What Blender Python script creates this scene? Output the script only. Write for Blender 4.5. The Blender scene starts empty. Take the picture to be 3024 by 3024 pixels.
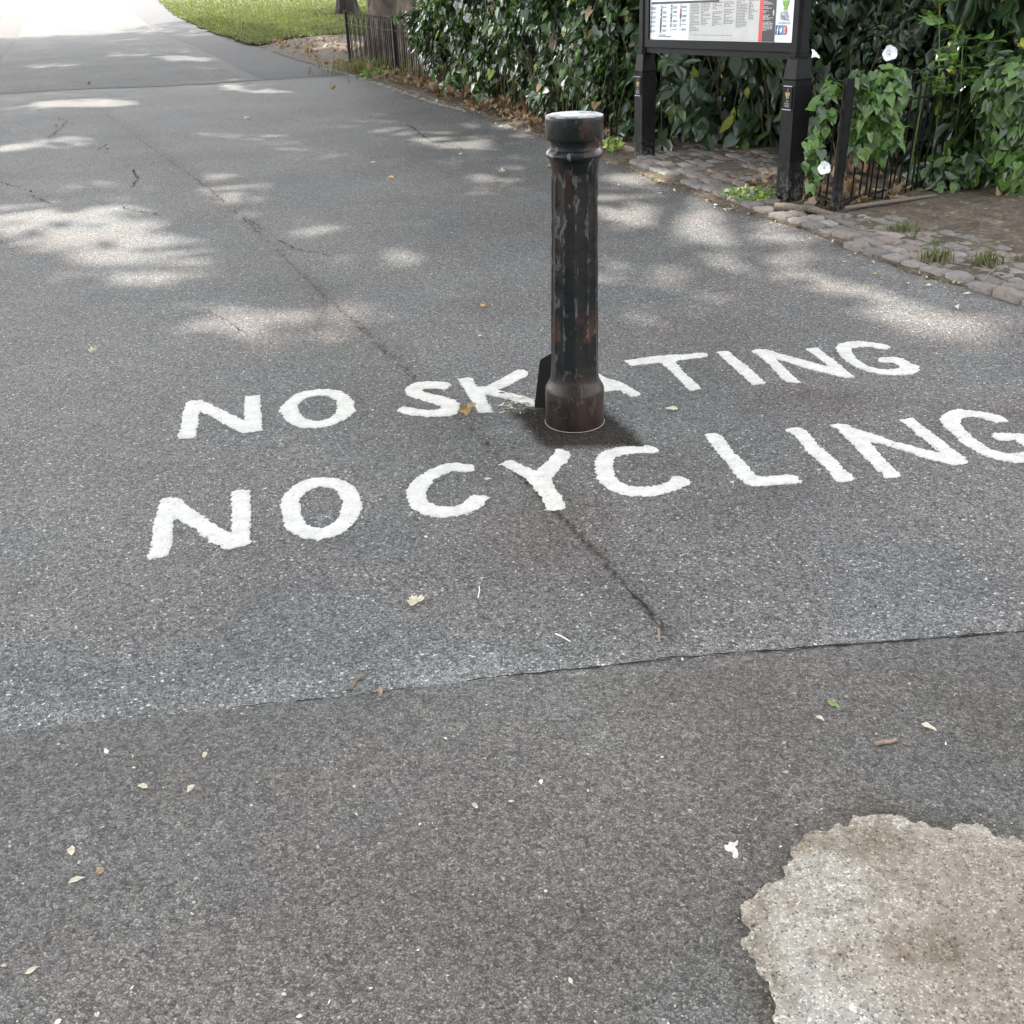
import bpy, bmesh, math, random
import numpy as np
from mathutils import Vector, Matrix
rng = np.random.default_rng(7); random.seed(7)
SC = bpy.context.scene; COL = SC.collection
PI = math.pi

# ------------------------------------------------------------------ camera, world, sun, exposure
H = 1.45; F = 3029.0; PITCH = math.radians(28.6); ROLL = math.atan(188 / 5556.0)
X0 = np.array([1, 0, 0.]); U0 = np.array([0, math.sin(PITCH), math.cos(PITCH)]); FW = np.array([0, math.cos(PITCH), -math.sin(PITCH)])
RT = math.cos(ROLL) * X0 - math.sin(ROLL) * U0; UP = math.sin(ROLL) * X0 + math.cos(ROLL) * U0
CP = np.array([0, 0, H])
cam = bpy.data.objects.new('camera', bpy.data.cameras.new('camera')); COL.objects.link(cam)
M = Matrix(((RT[0], UP[0], -FW[0], 0), (RT[1], UP[1], -FW[1], 0), (RT[2], UP[2], -FW[2], H), (0, 0, 0, 1)))
cam.matrix_world = M
cam.data.sensor_fit = 'HORIZONTAL'; cam.data.sensor_width = 36; cam.data.lens = 36 * F / 3024
cam.data.clip_start = 0.05; cam.data.clip_end = 2000
SC.camera = cam
SUN_AZ = math.radians(-35); SUN_EL = math.radians(50)      # azimuth from +Y towards +X
SD = np.array([math.sin(SUN_AZ) * math.cos(SUN_EL), math.cos(SUN_AZ) * math.cos(SUN_EL), math.sin(SUN_EL)])
w = bpy.data.worlds.new('World'); SC.world = w; w.use_nodes = True
wn = w.node_tree; bg = wn.nodes['Background']; sky = wn.nodes.new('ShaderNodeTexSky')
sky.sky_type = 'NISHITA'; sky.sun_disc = False; sky.sun_elevation = SUN_EL; sky.sun_rotation = SUN_AZ
sky.dust_density = 2.5; sky.air_density = 1.0
hs = wn.nodes.new('ShaderNodeHueSaturation'); hs.inputs['Saturation'].default_value = .20      # sky colour muted so the blue shade turns neutral
wn.links.new(sky.outputs[0], hs.inputs['Color']); wn.links.new(hs.outputs[0], bg.inputs[0]); bg.inputs[1].default_value = 0.15
sl = bpy.data.lights.new('sun', 'SUN'); sl.energy = 2.0; sl.angle = math.radians(0.53); sl.color = (1.0, 0.95, 0.87)
so = bpy.data.objects.new('sun', sl); COL.objects.link(so)
so.rotation_mode = 'QUATERNION'; so.rotation_quaternion = Vector(SD).to_track_quat('Z', 'Y')
SC.view_settings.view_transform = 'Standard'; SC.view_settings.look = 'None'
SC.view_settings.gamma = 1; SC.view_settings.exposure = 2.93

# ------------------------------------------------------------------ picture <-> ground
K = 3024 / 1932.0
def ray(px, py): return FW + RT * (px - 1512) / F - UP * (py - 1512) / F
def G(px, py, z=0.0):
    d = ray(px, py); return CP + d * ((z - H) / d[2])
def V(px, py, y):
    d = ray(px, py); return CP + d * (y / d[1])
def PR(P):
    d = np.asarray(P, float) - CP; wd = d @ FW
    wd = np.where(wd < 0.2, np.nan, wd)
    return 1512 + F * (d @ RT) / wd, 1512 - F * (d @ UP) / wd
def GP(pts, s=1.0, ox=0, oy=0, z=0.0): return [tuple(G(ox + x * s, oy + y * s, z)[:2]) for x, y in pts]

# ------------------------------------------------------------------ numpy noise
def hsh(ix, iy, seed):
    n = (ix * 374761393 + iy * 668265263 + seed * 974634777) & 0xffffffff
    n = ((n ^ (n >> 13)) * 1274126177) & 0xffffffff
    return ((n ^ (n >> 16)) & 0xffffff) / float(0xffffff)
def vn(x, y, seed=0):
    x = np.asarray(x, float); y = np.asarray(y, float)
    ix = np.floor(x).astype(np.int64); iy = np.floor(y).astype(np.int64)
    fx = x - ix; fy = y - iy; fx = fx * fx * (3 - 2 * fx); fy = fy * fy * (3 - 2 * fy)
    a = hsh(ix, iy, seed); b = hsh(ix + 1, iy, seed); c = hsh(ix, iy + 1, seed); d = hsh(ix + 1, iy + 1, seed)
    return (a * (1 - fx) + b * fx) * (1 - fy) + (c * (1 - fx) + d * fx) * fy
def fbm(x, y, seed=0, o=4):
    s = 0; a = .5; t = 0
    for k in range(o):
        s = s + a * vn(x * 2 ** k, y * 2 ** k, seed + k * 17); t += a; a *= .5
    return s / t - .5
def sdf(rings, X, Y):
    X = np.asarray(X, float); Y = np.asarray(Y, float)
    best = np.full(X.shape, 1e9); ins = np.zeros(X.shape, bool)
    for r in rings:
        n = len(r)
        for i in range(n):
            ax, ay = r[i]; bx, by = r[(i + 1) % n]
            ex, ey = bx - ax, by - ay; L = ex * ex + ey * ey + 1e-12
            t = np.clip(((X - ax) * ex + (Y - ay) * ey) / L, 0, 1)
            d = (X - ax - t * ex) ** 2 + (Y - ay - t * ey) ** 2
            best = np.minimum(best, d)
            c = ((ay > Y) != (by > Y))
            if abs(ey) > 1e-12: ins ^= c & (X < ex * (Y - ay) / ey + ax)
    d = np.sqrt(best); return np.where(ins, -d, d)
def polydist(pts, X, Y):
    best = np.full(np.shape(X), 1e9)
    for (ax, ay), (bx, by) in zip(pts[:-1], pts[1:]):
        ex, ey = bx - ax, by - ay; L = ex * ex + ey * ey + 1e-12
        t = np.clip(((X - ax) * ex + (Y - ay) * ey) / L, 0, 1)
        best = np.minimum(best, (X - ax - t * ex) ** 2 + (Y - ay - t * ey) ** 2)
    return np.sqrt(best)

# ------------------------------------------------------------------ objects
def link(name, me, mat=None, parent=None):
    o = bpy.data.objects.new(name, me); COL.objects.link(o)
    if mat: me.materials.append(mat)
    if parent: o.parent = parent
    return o
def tag(o, label=None, cat=None, group=None, kind=None):
    if label: o['label'] = label
    if cat: o['category'] = cat
    if group: o['group'] = group
    if kind: o['kind'] = kind
    return o
def empty(name, loc, label=None, cat=None, group=None, rz=0):
    o = bpy.data.objects.new(name, None); COL.objects.link(o); o.location = loc; o.rotation_euler = (0, 0, rz)
    o.empty_display_size = .1
    return tag(o, label, cat, group)
def npmesh(name, verts, faces, smooth=False):
    """faces: int array (n,k) or list"""
    me = bpy.data.meshes.new(name)
    verts = np.asarray(verts, np.float32)
    if isinstance(faces, np.ndarray) and len(faces):
        n, k = faces.shape
        me.vertices.add(len(verts)); me.vertices.foreach_set('co', verts.ravel())
        me.loops.add(n * k); me.loops.foreach_set('vertex_index', faces.astype(np.int32).ravel())
        me.polygons.add(n); me.polygons.foreach_set('loop_start', np.arange(0, n * k, k, dtype=np.int32))
        me.polygons.foreach_set('loop_total', np.full(n, k, np.int32))
        me.update(calc_edges=True); me.validate()
    else:
        me.from_pydata([tuple(v) for v in verts.tolist()], [], [tuple(f) for f in faces]); me.update()
    if smooth: me.polygons.foreach_set('use_smooth', np.ones(len(me.polygons), bool))
    return me
class MB:
    def __init__(s): s.v = []; s.f = []
    def add(s, v, f):
        b = len(s.v); s.v += [tuple(map(float, p)) for p in v]; s.f += [tuple(b + i for i in q) for q in f]
    def box(s, c, d, rot=0, axes=None, ch=0):
        hx, hy, hz = d[0] / 2, d[1] / 2, d[2] / 2
        if ch:
            pts = [(-hx + ch, -hy), (hx - ch, -hy), (hx, -hy + ch), (hx, hy - ch), (hx - ch, hy), (-hx + ch, hy), (-hx, hy - ch), (-hx, -hy + ch)]
        else: pts = [(-hx, -hy), (hx, -hy), (hx, hy), (-hx, hy)]
        n = len(pts); cr, sr = math.cos(rot), math.sin(rot)
        P = [(x, y, -hz) for x, y in pts] + [(x, y, hz) for x, y in pts]
        if axes is not None: P = [np.array(c) + axes[0] * p[0] + axes[1] * p[1] + axes[2] * p[2] for p in P]
        else: P = [(c[0] + p[0] * cr - p[1] * sr, c[1] + p[0] * sr + p[1] * cr, c[2] + p[2]) for p in P]
        s.add(P, [tuple(range(n))[::-1], tuple(range(n, 2 * n))] + [(i, (i + 1) % n, n + (i + 1) % n, n + i) for i in range(n)])
    def tube(s, pts, r, n=6, flat=None):
        pts = [np.array(p, float) for p in pts]; m = len(pts)
        rr = r if hasattr(r, '__len__') else [r] * m
        V_ = []; ref = np.array([0.13, 0.27, 0.95])
        for i, p in enumerate(pts):
            t = pts[min(i + 1, m - 1)] - pts[max(i - 1, 0)]; t = t / (np.linalg.norm(t) + 1e-9)
            a = np.cross(t, ref)
            if np.linalg.norm(a) < .15: a = np.cross(t, np.array([1, 0, 0.]))
            a /= np.linalg.norm(a); b = np.cross(t, a)
            for k in range(n):
                q = 2 * PI * k / n; V_.append(p + (a * math.cos(q) + b * math.sin(q)) * rr[i])
        Fc = [(i * n + k, i * n + (k + 1) % n, (i + 1) * n + (k + 1) % n, (i + 1) * n + k) for i in range(m - 1) for k in range(n)]
        Fc += [tuple(range(n))[::-1], tuple((m - 1) * n + k for k in range(n))]
        s.add(V_, Fc)
    def lathe(s, prof, n=48, c=(0, 0, 0), fl=None, cap=True):
        V_ = []
        for r, z in prof:
            for k in range(n):
                a = 2 * PI * k / n; q = r if fl is None else fl(r, z, a)
                V_.append((c[0] + q * math.cos(a), c[1] + q * math.sin(a), c[2] + z))
        m = len(prof)
        Fc = [(i * n + k, i * n + (k + 1) % n, (i + 1) * n + (k + 1) % n, (i + 1) * n + k) for i in range(m - 1) for k in range(n)]
        if cap: Fc += [tuple(range(n))[::-1], tuple((m - 1) * n + k for k in range(n))]
        s.add(V_, Fc)
    def build(s, name, mat, parent=None, smooth=False, ang=None):
        me = npmesh(name, np.array(s.v), s.f, smooth)
        o = link(name, me, mat, parent)
        if ang:
            me.polygons.foreach_set('use_smooth', np.ones(len(me.polygons), bool))
            me.set_sharp_from_angle(angle=math.radians(ang))
        return o

def sdf_mesh(name, rings, cell, hf, base=-.003, namp=0.0, nsc=40, seed=0, skirt=True, smooth=True, warp=None):
    A = np.array([p for r in rings for p in r]); x0, y0 = A.min(0) - 3 * cell; x1, y1 = A.max(0) + 3 * cell
    xs = np.arange(x0, x1, cell); ys = np.arange(y0, y1, cell)
    X, Y = np.meshgrid(xs, ys, indexing='ij')
    f = sdf(rings, X, Y)
    if namp: f = f + namp * 2 * fbm(X * nsc, Y * nsc, seed)
    gx, gy = np.gradient(f, cell); g2 = gx * gx + gy * gy + 1e-6
    nx, ny = X.shape
    c = (f[:-1, :-1] + f[1:, :-1] + f[1:, 1:] + f[:-1, 1:]) / 4 < 0
    near = np.abs(f) < cell
    Xs = np.where(near, X - np.clip(f * gx / g2, -cell * .8, cell * .8), X); Ys = np.where(near, Y - np.clip(f * gy / g2, -cell * .8, cell * .8), Y)
    fs = np.where(near, 0, f)
    idx = np.arange(nx * ny).reshape(nx, ny)
    q = np.stack([idx[:-1, :-1][c], idx[1:, :-1][c], idx[1:, 1:][c], idx[:-1, 1:][c]], 1)
    used, inv = np.unique(q, return_inverse=True); q = inv.reshape(q.shape)
    vx = Xs.ravel()[used]; vy = Ys.ravel()[used]; vf = fs.ravel()[used]
    V_ = np.stack([vx, vy, hf(vx, vy, vf)], 1)
    if skirt:
        E_ = np.concatenate([q[:, [0, 1]], q[:, [1, 2]], q[:, [2, 3]], q[:, [3, 0]]])
        key = np.sort(E_, 1); key = key[:, 0] * (len(used) + 1) + key[:, 1]
        u, ii, ct = np.unique(key, return_index=True, return_counts=True)
        be = E_[ii[ct == 1]]
        bv = np.unique(be); mp = -np.ones(len(used), int); mp[bv] = len(used) + np.arange(len(bv))
        low = V_[bv].copy(); low[:, 2] = base
        V_ = np.concatenate([V_, low]); q = np.concatenate([q, np.stack([be[:, 1], be[:, 0], mp[be[:, 0]], mp[be[:, 1]]], 1)])
    return npmesh(name, V_, q, smooth)

# ------------------------------------------------------------------ materials
class NT:
    def __init__(s, name):
        s.m = bpy.data.materials.new(name); s.m.use_nodes = True; s.t = s.m.node_tree; s.n = s.t.nodes; s.l = s.t.links
        s.b = s.n['Principled BSDF']; s.out = s.n['Material Output']
        s.tc = s.n.new('ShaderNodeTexCoord'); s.co = s.tc.outputs['Object']
    def _in(s, node, i, v):
        if v is None: return
        if hasattr(v, 'links'): s.l.new(v, node.inputs[i])
        else: node.inputs[i].default_value = v
    def noise(s, sc, det=3, rough=.6, co=None, dist=0, out=0):
        n = s.n.new('ShaderNodeTexNoise'); s.l.new(co or s.co, n.inputs['Vector']); n.inputs['Scale'].default_value = sc
        n.inputs['Detail'].default_value = det; n.inputs['Roughness'].default_value = rough; n.inputs['Distortion'].default_value = dist
        return n.outputs[out]
    def vor(s, sc, feat='F1', co=None, out='Distance', rnd=1):
        n = s.n.new('ShaderNodeTexVoronoi'); n.feature = feat; s.l.new(co or s.co, n.inputs['Vector']); n.inputs['Scale'].default_value = sc
        n.inputs['Randomness'].default_value = rnd
        return n.outputs[out]
    def ramp(s, fac, st, interp='LINEAR'):
        n = s.n.new('ShaderNodeValToRGB'); n.color_ramp.interpolation = interp; s.l.new(fac, n.inputs[0]); e = n.color_ramp.elements
        while len(e) > 1: e.remove(e[-1])
        for i, (p, c) in enumerate(st):
            c = (c, c, c, 1) if not hasattr(c, '__len__') else tuple(c) + (1,) * (4 - len(c))
            if i == 0: e[0].position = p; e[0].color = c
            else: q = e.new(p); q.color = c
        return n.outputs[0]
    def mix(s, f, a, b, mode='MIX'):
        n = s.n.new('ShaderNodeMix'); n.data_type = 'RGBA'; n.blend_type = mode
        c = lambda v: v if hasattr(v, 'links') else ((v,) * 3 + (1,) if not hasattr(v, '__len__') else tuple(v) + (1,) * (4 - len(v)))
        s._in(n, 0, f); s._in(n, 6, c(a)); s._in(n, 7, c(b)); return n.outputs[2]
    def math(s, op, a, b=0.5, c=None):
        n = s.n.new('ShaderNodeMath'); n.operation = op; s._in(n, 0, a); s._in(n, 1, b)
        if c is not None: s._in(n, 2, c)
        return n.outputs[0]
    def map(s, sc=(1, 1, 1), co=None, loc=(0, 0, 0), rot=(0, 0, 0)):
        n = s.n.new('ShaderNodeMapping'); s.l.new(co or s.co, n.inputs[0]); n.inputs['Scale'].default_value = sc; n.inputs['Location'].default_value = loc
        n.inputs['Rotation'].default_value = rot; return n.outputs[0]
    def sep(s, v, i):
        n = s.n.new('ShaderNodeSeparateXYZ'); s.l.new(v, n.inputs[0]); return n.outputs[i]
    def gray(s, c):
        n = s.n.new('ShaderNodeRGBToBW'); s.l.new(c, n.inputs[0]); return n.outputs[0]
    def attr(s, name, out='Fac'):
        n = s.n.new('ShaderNodeAttribute'); n.attribute_name = name; return n.outputs[out]
    def bump(s, h, st=.5, d=.01):
        n = s.n.new('ShaderNodeBump'); n.inputs['Strength'].default_value = st; n.inputs['Distance'].default_value = d; s.l.new(h, n.inputs['Height'])
        if s.b.inputs['Normal'].is_linked: s.l.new(s.b.inputs['Normal'].links[0].from_socket, n.inputs['Normal'])
        s.l.new(n.outputs[0], s.b.inputs['Normal']); return n.outputs[0]
    def set(s, col=None, rough=None, spec=None, metal=None):
        s._in(s.b, 'Base Color', col if col is None or hasattr(col, 'links') else tuple(col) + (1,)); s._in(s.b, 'Roughness', rough); s._in(s.b, 'Specular IOR Level', spec); s._in(s.b, 'Metallic', metal)
        return s.m

def asphalt(name, dark, mid, lite, lite_frac, scale=115, tint=(1, 1, 1), bump=.6, usedirt=False, spec=.22, gap=.35):
    t = NT(name)
    nz = t.n.new('ShaderNodeTexNoise'); t.l.new(t.co, nz.inputs['Vector']); nz.inputs['Scale'].default_value = 60; nz.inputs['Detail'].default_value = 2
    va = t.n.new('ShaderNodeVectorMath'); va.operation = 'MULTIPLY_ADD'; t.l.new(nz.outputs[1], va.inputs[0]); va.inputs[1].default_value = (.012,) * 3; t.l.new(t.co, va.inputs[2])
    co = va.outputs[0]
    vc = t.vor(scale, co=co, out='Color'); r = t.sep(vc, 0); g = t.sep(vc, 1)
    de = t.vor(scale, 'DISTANCE_TO_EDGE', co=co)
    st = t.ramp(r, [(0, dark), (.45, mid), (1 - lite_frac, [m * 1.35 for m in mid]), (1 - lite_frac + .015, [l * .62 for l in lite]), (1, lite)])
    v2 = t.vor(scale * 2.3, out='Color'); fine = t.ramp(t.sep(v2, 0), [(0, .62), (.6, 1.0), (.93, 1.25), (1, 1.9)])
    st = t.mix(1.0, st, fine, 'MULTIPLY')
    gp = t.ramp(de, [(0, gap), (.12, 1)])
    st = t.mix(1.0, st, gp, 'MULTIPLY')
    v3 = t.vor(scale * .42, out='Color'); s3 = t.ramp(t.sep(v3, 1), [(0, .8), (.5, 1), (1, 1.22)])
    st = t.mix(.45, st, s3, 'MULTIPLY')
    big = t.ramp(t.noise(.9, 5, .6), [(.3, (.80, .80, .81)), (.7, (1.18, 1.17, 1.15))])
    st = t.mix(1.0, st, big, 'MULTIPLY')
    hue = t.ramp(t.noise(1.7, 2, .5, co=t.map(loc=(7, 3, 1))), [(.38, (.965, 1.0, 1.012)), (.62, (1.035, .99, .985))])
    st = t.mix(1.0, st, hue, 'MULTIPLY'); st = t.mix(1.0, st, tint, 'MULTIPLY')
    rough = .72
    if usedirt:
        dm = t.math('MINIMUM', t.math('MAXIMUM', t.math('SUBTRACT', t.math('MULTIPLY', t.attr('dirt'), 2.0), t.math('MULTIPLY', t.noise(70, 6, .85), 1.3)), 0.0), .93)
        st = t.mix(dm, st, t.mix(.8, t.ramp(t.noise(110, 5, .75), [(.3, (.006, .005, .0045)), (.52, (.022, .019, .016)), (.66, (.085, .072, .06))]), fine, 'MULTIPLY'))
        spec = t.math('MULTIPLY_ADD', dm, -.12, .13)
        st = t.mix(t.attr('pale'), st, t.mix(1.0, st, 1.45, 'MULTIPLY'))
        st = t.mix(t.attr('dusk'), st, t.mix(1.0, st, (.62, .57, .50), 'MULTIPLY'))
    hgt = t.math('ADD', t.math('MULTIPLY', t.ramp(de, [(0, 0), (.25, 1)]), t.math('MULTIPLY_ADD', g, .8, .3)), t.math('MULTIPLY', t.noise(350, 2), .5))
    t.bump(t.noise(14, 4), .25, .02); t.bump(hgt, bump, .004)
    return t.set(st, rough, spec)

def simple(name, col, rough=.6, spec=.4, var=.25, sc=20, bump=0, bsc=60, metal=0):
    t = NT(name); c = t.mix(1.0, col, t.ramp(t.noise(sc, 4), [(.3, 1 - var), (.7, 1 + var)]), 'MULTIPLY')
    if bump: t.bump(t.noise(bsc, 4), bump, .004)
    return t.set(c, rough, spec, metal)

def leafmat(name, cols, rough=.38, trans=.35, spec=.5, tcol=None):
    t = NT(name); gi = t.n.new('ShaderNodeNewGeometry'); r = gi.outputs['Random Per Island']
    k = len(cols); c = t.ramp(r, [(i / max(1, k - 1), cc) for i, cc in enumerate(cols)])
    c = t.mix(1.0, c, t.ramp(t.noise(60, 3), [(.3, .75), (.7, 1.2)]), 'MULTIPLY')
    t.set(c, rough, spec)
    if trans:
        tr = t.n.new('ShaderNodeBsdfTranslucent'); tc = t.mix(1.0, c, tcol or (1.3, 1.5, .5), 'MULTIPLY'); t.l.new(tc, tr.inputs[0])
        ms = t.n.new('ShaderNodeMixShader'); ms.inputs[0].default_value = trans
        t.l.new(t.b.outputs[0], ms.inputs[1]); t.l.new(tr.outputs[0], ms.inputs[2]); t.l.new(ms.outputs[0], t.out.inputs[0])
    return t.m

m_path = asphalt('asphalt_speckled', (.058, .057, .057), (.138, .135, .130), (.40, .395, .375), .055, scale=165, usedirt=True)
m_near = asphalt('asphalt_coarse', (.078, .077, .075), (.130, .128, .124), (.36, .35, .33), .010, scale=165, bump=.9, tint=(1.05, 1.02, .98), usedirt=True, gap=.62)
m_far = asphalt('asphalt_pale', (.055, .055, .054), (.105, .104, .102), (.25, .25, .235), .05, scale=80, spec=.05)
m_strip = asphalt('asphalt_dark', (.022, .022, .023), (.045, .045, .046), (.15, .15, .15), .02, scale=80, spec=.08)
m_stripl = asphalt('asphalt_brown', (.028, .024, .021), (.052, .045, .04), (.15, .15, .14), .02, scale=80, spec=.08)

def m_paint_():
    t = NT('road_paint'); n1 = t.noise(260, 3); n2 = t.noise(22, 4)
    c = t.ramp(n2, [(.3, (.40, .39, .355)), (.65, (.52, .51, .475))])
    pit = t.ramp(t.vor(170, out='Color'), [(0, .35), (.05, .5), (.07, .9), (1, 1.08)])
    c = t.mix(.8, c, pit, 'MULTIPLY')
    ch = t.ramp(t.noise(75, 6, .75), [(.36, .0), (.385, 1)]); c = t.mix(ch, (.16, .155, .15), c)
    t.bump(n2, .7, .010); t.bump(t.math('ADD', n1, t.vor(120)), .8, .004)
    return t.set(c, .62, .35)
m_paint = m_paint_()
def m_concrete_():
    t = NT('worn_concrete')
    base = t.ramp(t.noise(3.2, 5, .6), [(.36, (.24, .21, .17)), (.5, (.29, .255, .21)), (.62, (.36, .335, .295))])
    st = t.vor(300, out='Color'); sp = t.ramp(t.sep(st, 0), [(0, .35), (.06, .5), (.10, .9), (.86, 1.05), (.9, 1.5), (1, 1.8)])
    sp2 = t.ramp(t.sep(t.vor(95, out='Color'), 1), [(0, .5), (.03, .55), (.04, 1), (.97, 1), (.98, 1.4)])
    c = t.mix(.9, base, sp, 'MULTIPLY'); c = t.mix(.6, c, sp2, 'MULTIPLY'); c = t.mix(1.0, c, t.ramp(t.noise(45, 5, .7), [(.3, .62), (.65, 1.15)]), 'MULTIPLY')
    c = t.mix(t.math('MULTIPLY', t.attr('brown'), .55), c, t.mix(1.0, c, (.56, .50, .42), 'MULTIPLY'))
    t.bump(t.noise(60, 6, .7), .7, .006); t.bump(t.math('ADD', t.noise(150, 4), t.vor(240)), .9, .004)
    return t.set(c, .9, .12)
m_conc = m_concrete_()
def m_soil_():
    t = NT('dry_soil'); c = t.ramp(t.noise(7, 6, .7), [(.3, (.055, .044, .032)), (.55, (.11, .088, .065)), (.75, (.19, .165, .13))])
    c = t.mix(.7, c, t.ramp(t.sep(t.vor(55, out='Color'), 0), [(0, .5), (.7, 1), (.9, 1.1), (1, 2.4)]), 'MULTIPLY')
    t.bump(t.noise(40, 6, .7), .9, .02); return t.set(c, .95, .2)
m_soil = m_soil_()
def m_lawn_():
    t = NT('lawn'); c = t.ramp(t.noise(3, 6, .7), [(.3, (.038, .045, .012)), (.55, (.066, .074, .02)), (.75, (.11, .105, .04))])
    t.bump(t.noise(60, 4), .8, .03); return t.set(c, .9, .2)
m_lawn = m_lawn_()
m_blade = leafmat('grass_blade', [(.045, .060, .014), (.068, .085, .020), (.10, .105, .032), (.15, .135, .07)], .55, .3)
m_sett = None
def m_sett_():
    t = NT('granite_sett'); gi = t.n.new('ShaderNodeNewGeometry')
    c = t.ramp(gi.outputs['Random Per Island'], [(0, (.12, .112, .106)), (.3, (.165, .15, .138)), (.55, (.185, .15, .13)), (.8, (.14, .135, .132)), (1, (.22, .20, .178))])
    c = t.mix(.8, c, t.ramp(t.noise(40, 6, .7), [(.3, .65), (.7, 1.3)]), 'MULTIPLY')
    t.bump(t.noise(50, 6, .65), .7, .008); return t.set(c, .85, .15)
m_sett = m_sett_()
m_crack = simple('crack_fill', (.018, .017, .016), .95, .1)
m_trench = simple('joint_grime', (.035, .033, .031), .95, .1, .4, 60)
m_dead = leafmat('dead_leaf', [(.16, .095, .05), (.27, .18, .10), (.34, .25, .15), (.20, .13, .08), (.34, .28, .20)], .7, .15, .2, (1.2, 1, .7))
m_deadpale = leafmat('pale_dead_leaf', [(.42, .38, .29), (.52, .47, .37)], .6, .15, .3, (1.1, 1, .7))
m_deadtan = leafmat('tan_dead_leaf', [(.30, .20, .10), (.38, .27, .15)], .6, .1, .3, (1.1, 1, .7))
m_yel = leafmat('yellow_leaf', [(.55, .38, .07), (.50, .34, .06)], .5, .2, .3, (1.1, 1, .5))
m_green1 = leafmat('fresh_leaf', [(.17, .25, .07), (.15, .22, .06)], .45, .3)
m_chip = leafmat('wood_chip', [(.42, .38, .30), (.55, .50, .42), (.30, .24, .17), (.16, .13, .10)], .8, 0, .2)
m_twig = simple('twig_bark', (.13, .105, .085), .9, .2, .4, 80, .5)
m_twigbrown = simple('twig_brown', (.21, .155, .12), .8, .2, .3, 80, .4)
m_vine = leafmat('bindweed_leaf', [(.022, .046, .016), (.040, .078, .024), (.030, .062, .026), (.075, .125, .032), (.020, .042, .020), (.045, .085, .03)], .30, .24, .65)
m_vineb = leafmat('bindweed_leaf_light', [(.08, .16, .035), (.11, .20, .045), (.07, .13, .04), (.14, .23, .06)], .36, .32)
m_shrub = leafmat('shrub_leaf', [(.018, .038, .016), (.028, .056, .022), (.038, .07, .024), (.016, .034, .017)], .32, .18, .6)
m_shadeleaf = leafmat('shade_leaf', [(.010, .019, .008), (.015, .028, .011), (.012, .023, .010)], .4, .15)  # leaf green darkened to stand for deep shade behind sign and railing
m_elder = leafmat('compound_leaf', [(.09, .17, .045), (.12, .21, .06), (.07, .14, .04)], .36, .3)
m_yelleaf = leafmat('yellowing_leaf', [(.34, .38, .04), (.28, .34, .05), (.42, .40, .05)], .45, .35)
m_canopy = leafmat('tree_leaf', [(.04, .08, .02), (.055, .10, .025), (.07, .12, .03)], .5, .22)
m_petal = leafmat('petal', [(.85, .86, .88), (.82, .83, .86)], .55, .35, .3, (1, 1, 1))
m_stem = simple('vine_stem', (.11, .085, .055), .85, .2, .4, 40)
m_gstem = simple('green_stem', (.09, .14, .04), .6, .3, .2, 40)
def m_bark_(name, a, b, c3):
    t = NT(name); v = t.vor(9, co=t.map((1, 1, .45)), out='Color')
    c = t.ramp(t.noise(5, 6, .7, co=t.map((1, 1, .5)), dist=.6), [(.32, a), (.5, b), (.68, c3)])
    c = t.mix(.5, c, t.ramp(t.sep(v, 0), [(0, .6), (1, 1.3)]), 'MULTIPLY')
    t.bump(t.noise(14, 6, .7, co=t.map((1, 1, .35))), 1, .05); return t.set(c, .9, .2)
m_bark = m_bark_('plane_bark', (.045, .036, .028), (.115, .09, .07), (.20, .165, .13))
m_barkd = m_bark_('dark_bark', (.018, .014, .012), (.035, .028, .023), (.06, .05, .04))
def iron(name, worn=.0):
    t = NT(name); c = t.ramp(t.noise(12, 5, .7), [(.35, (.004, .004, .0042)), (.7, (.010, .010, .0105))])
    if worn:
        z = t.sep(t.co, 2)
        wm = t.math('MULTIPLY', t.ramp(t.noise(30, 6, .75), [(.48, 0), (.56, 1)]), t.math('SUBTRACT', 1.0, t.math('MULTIPLY', z, 1 / worn)))
        wm = t.n.new('ShaderNodeClamp') and wm
        mm = t.math('MAXIMUM', t.math('MINIMUM', wm, 1.0), 0.0); c = t.mix(mm, c, (.085, .08, .075))
    t.bump(t.noise(45, 4), .25, .003)
    return t.set(c, .55, .13)
m_iron = iron('black_iron'); m_ironw = iron('worn_black_iron', .20)
m_rail = simple('railing_iron', (.013, .013, .014), .6, .15, .4, 60, .2)
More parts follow.
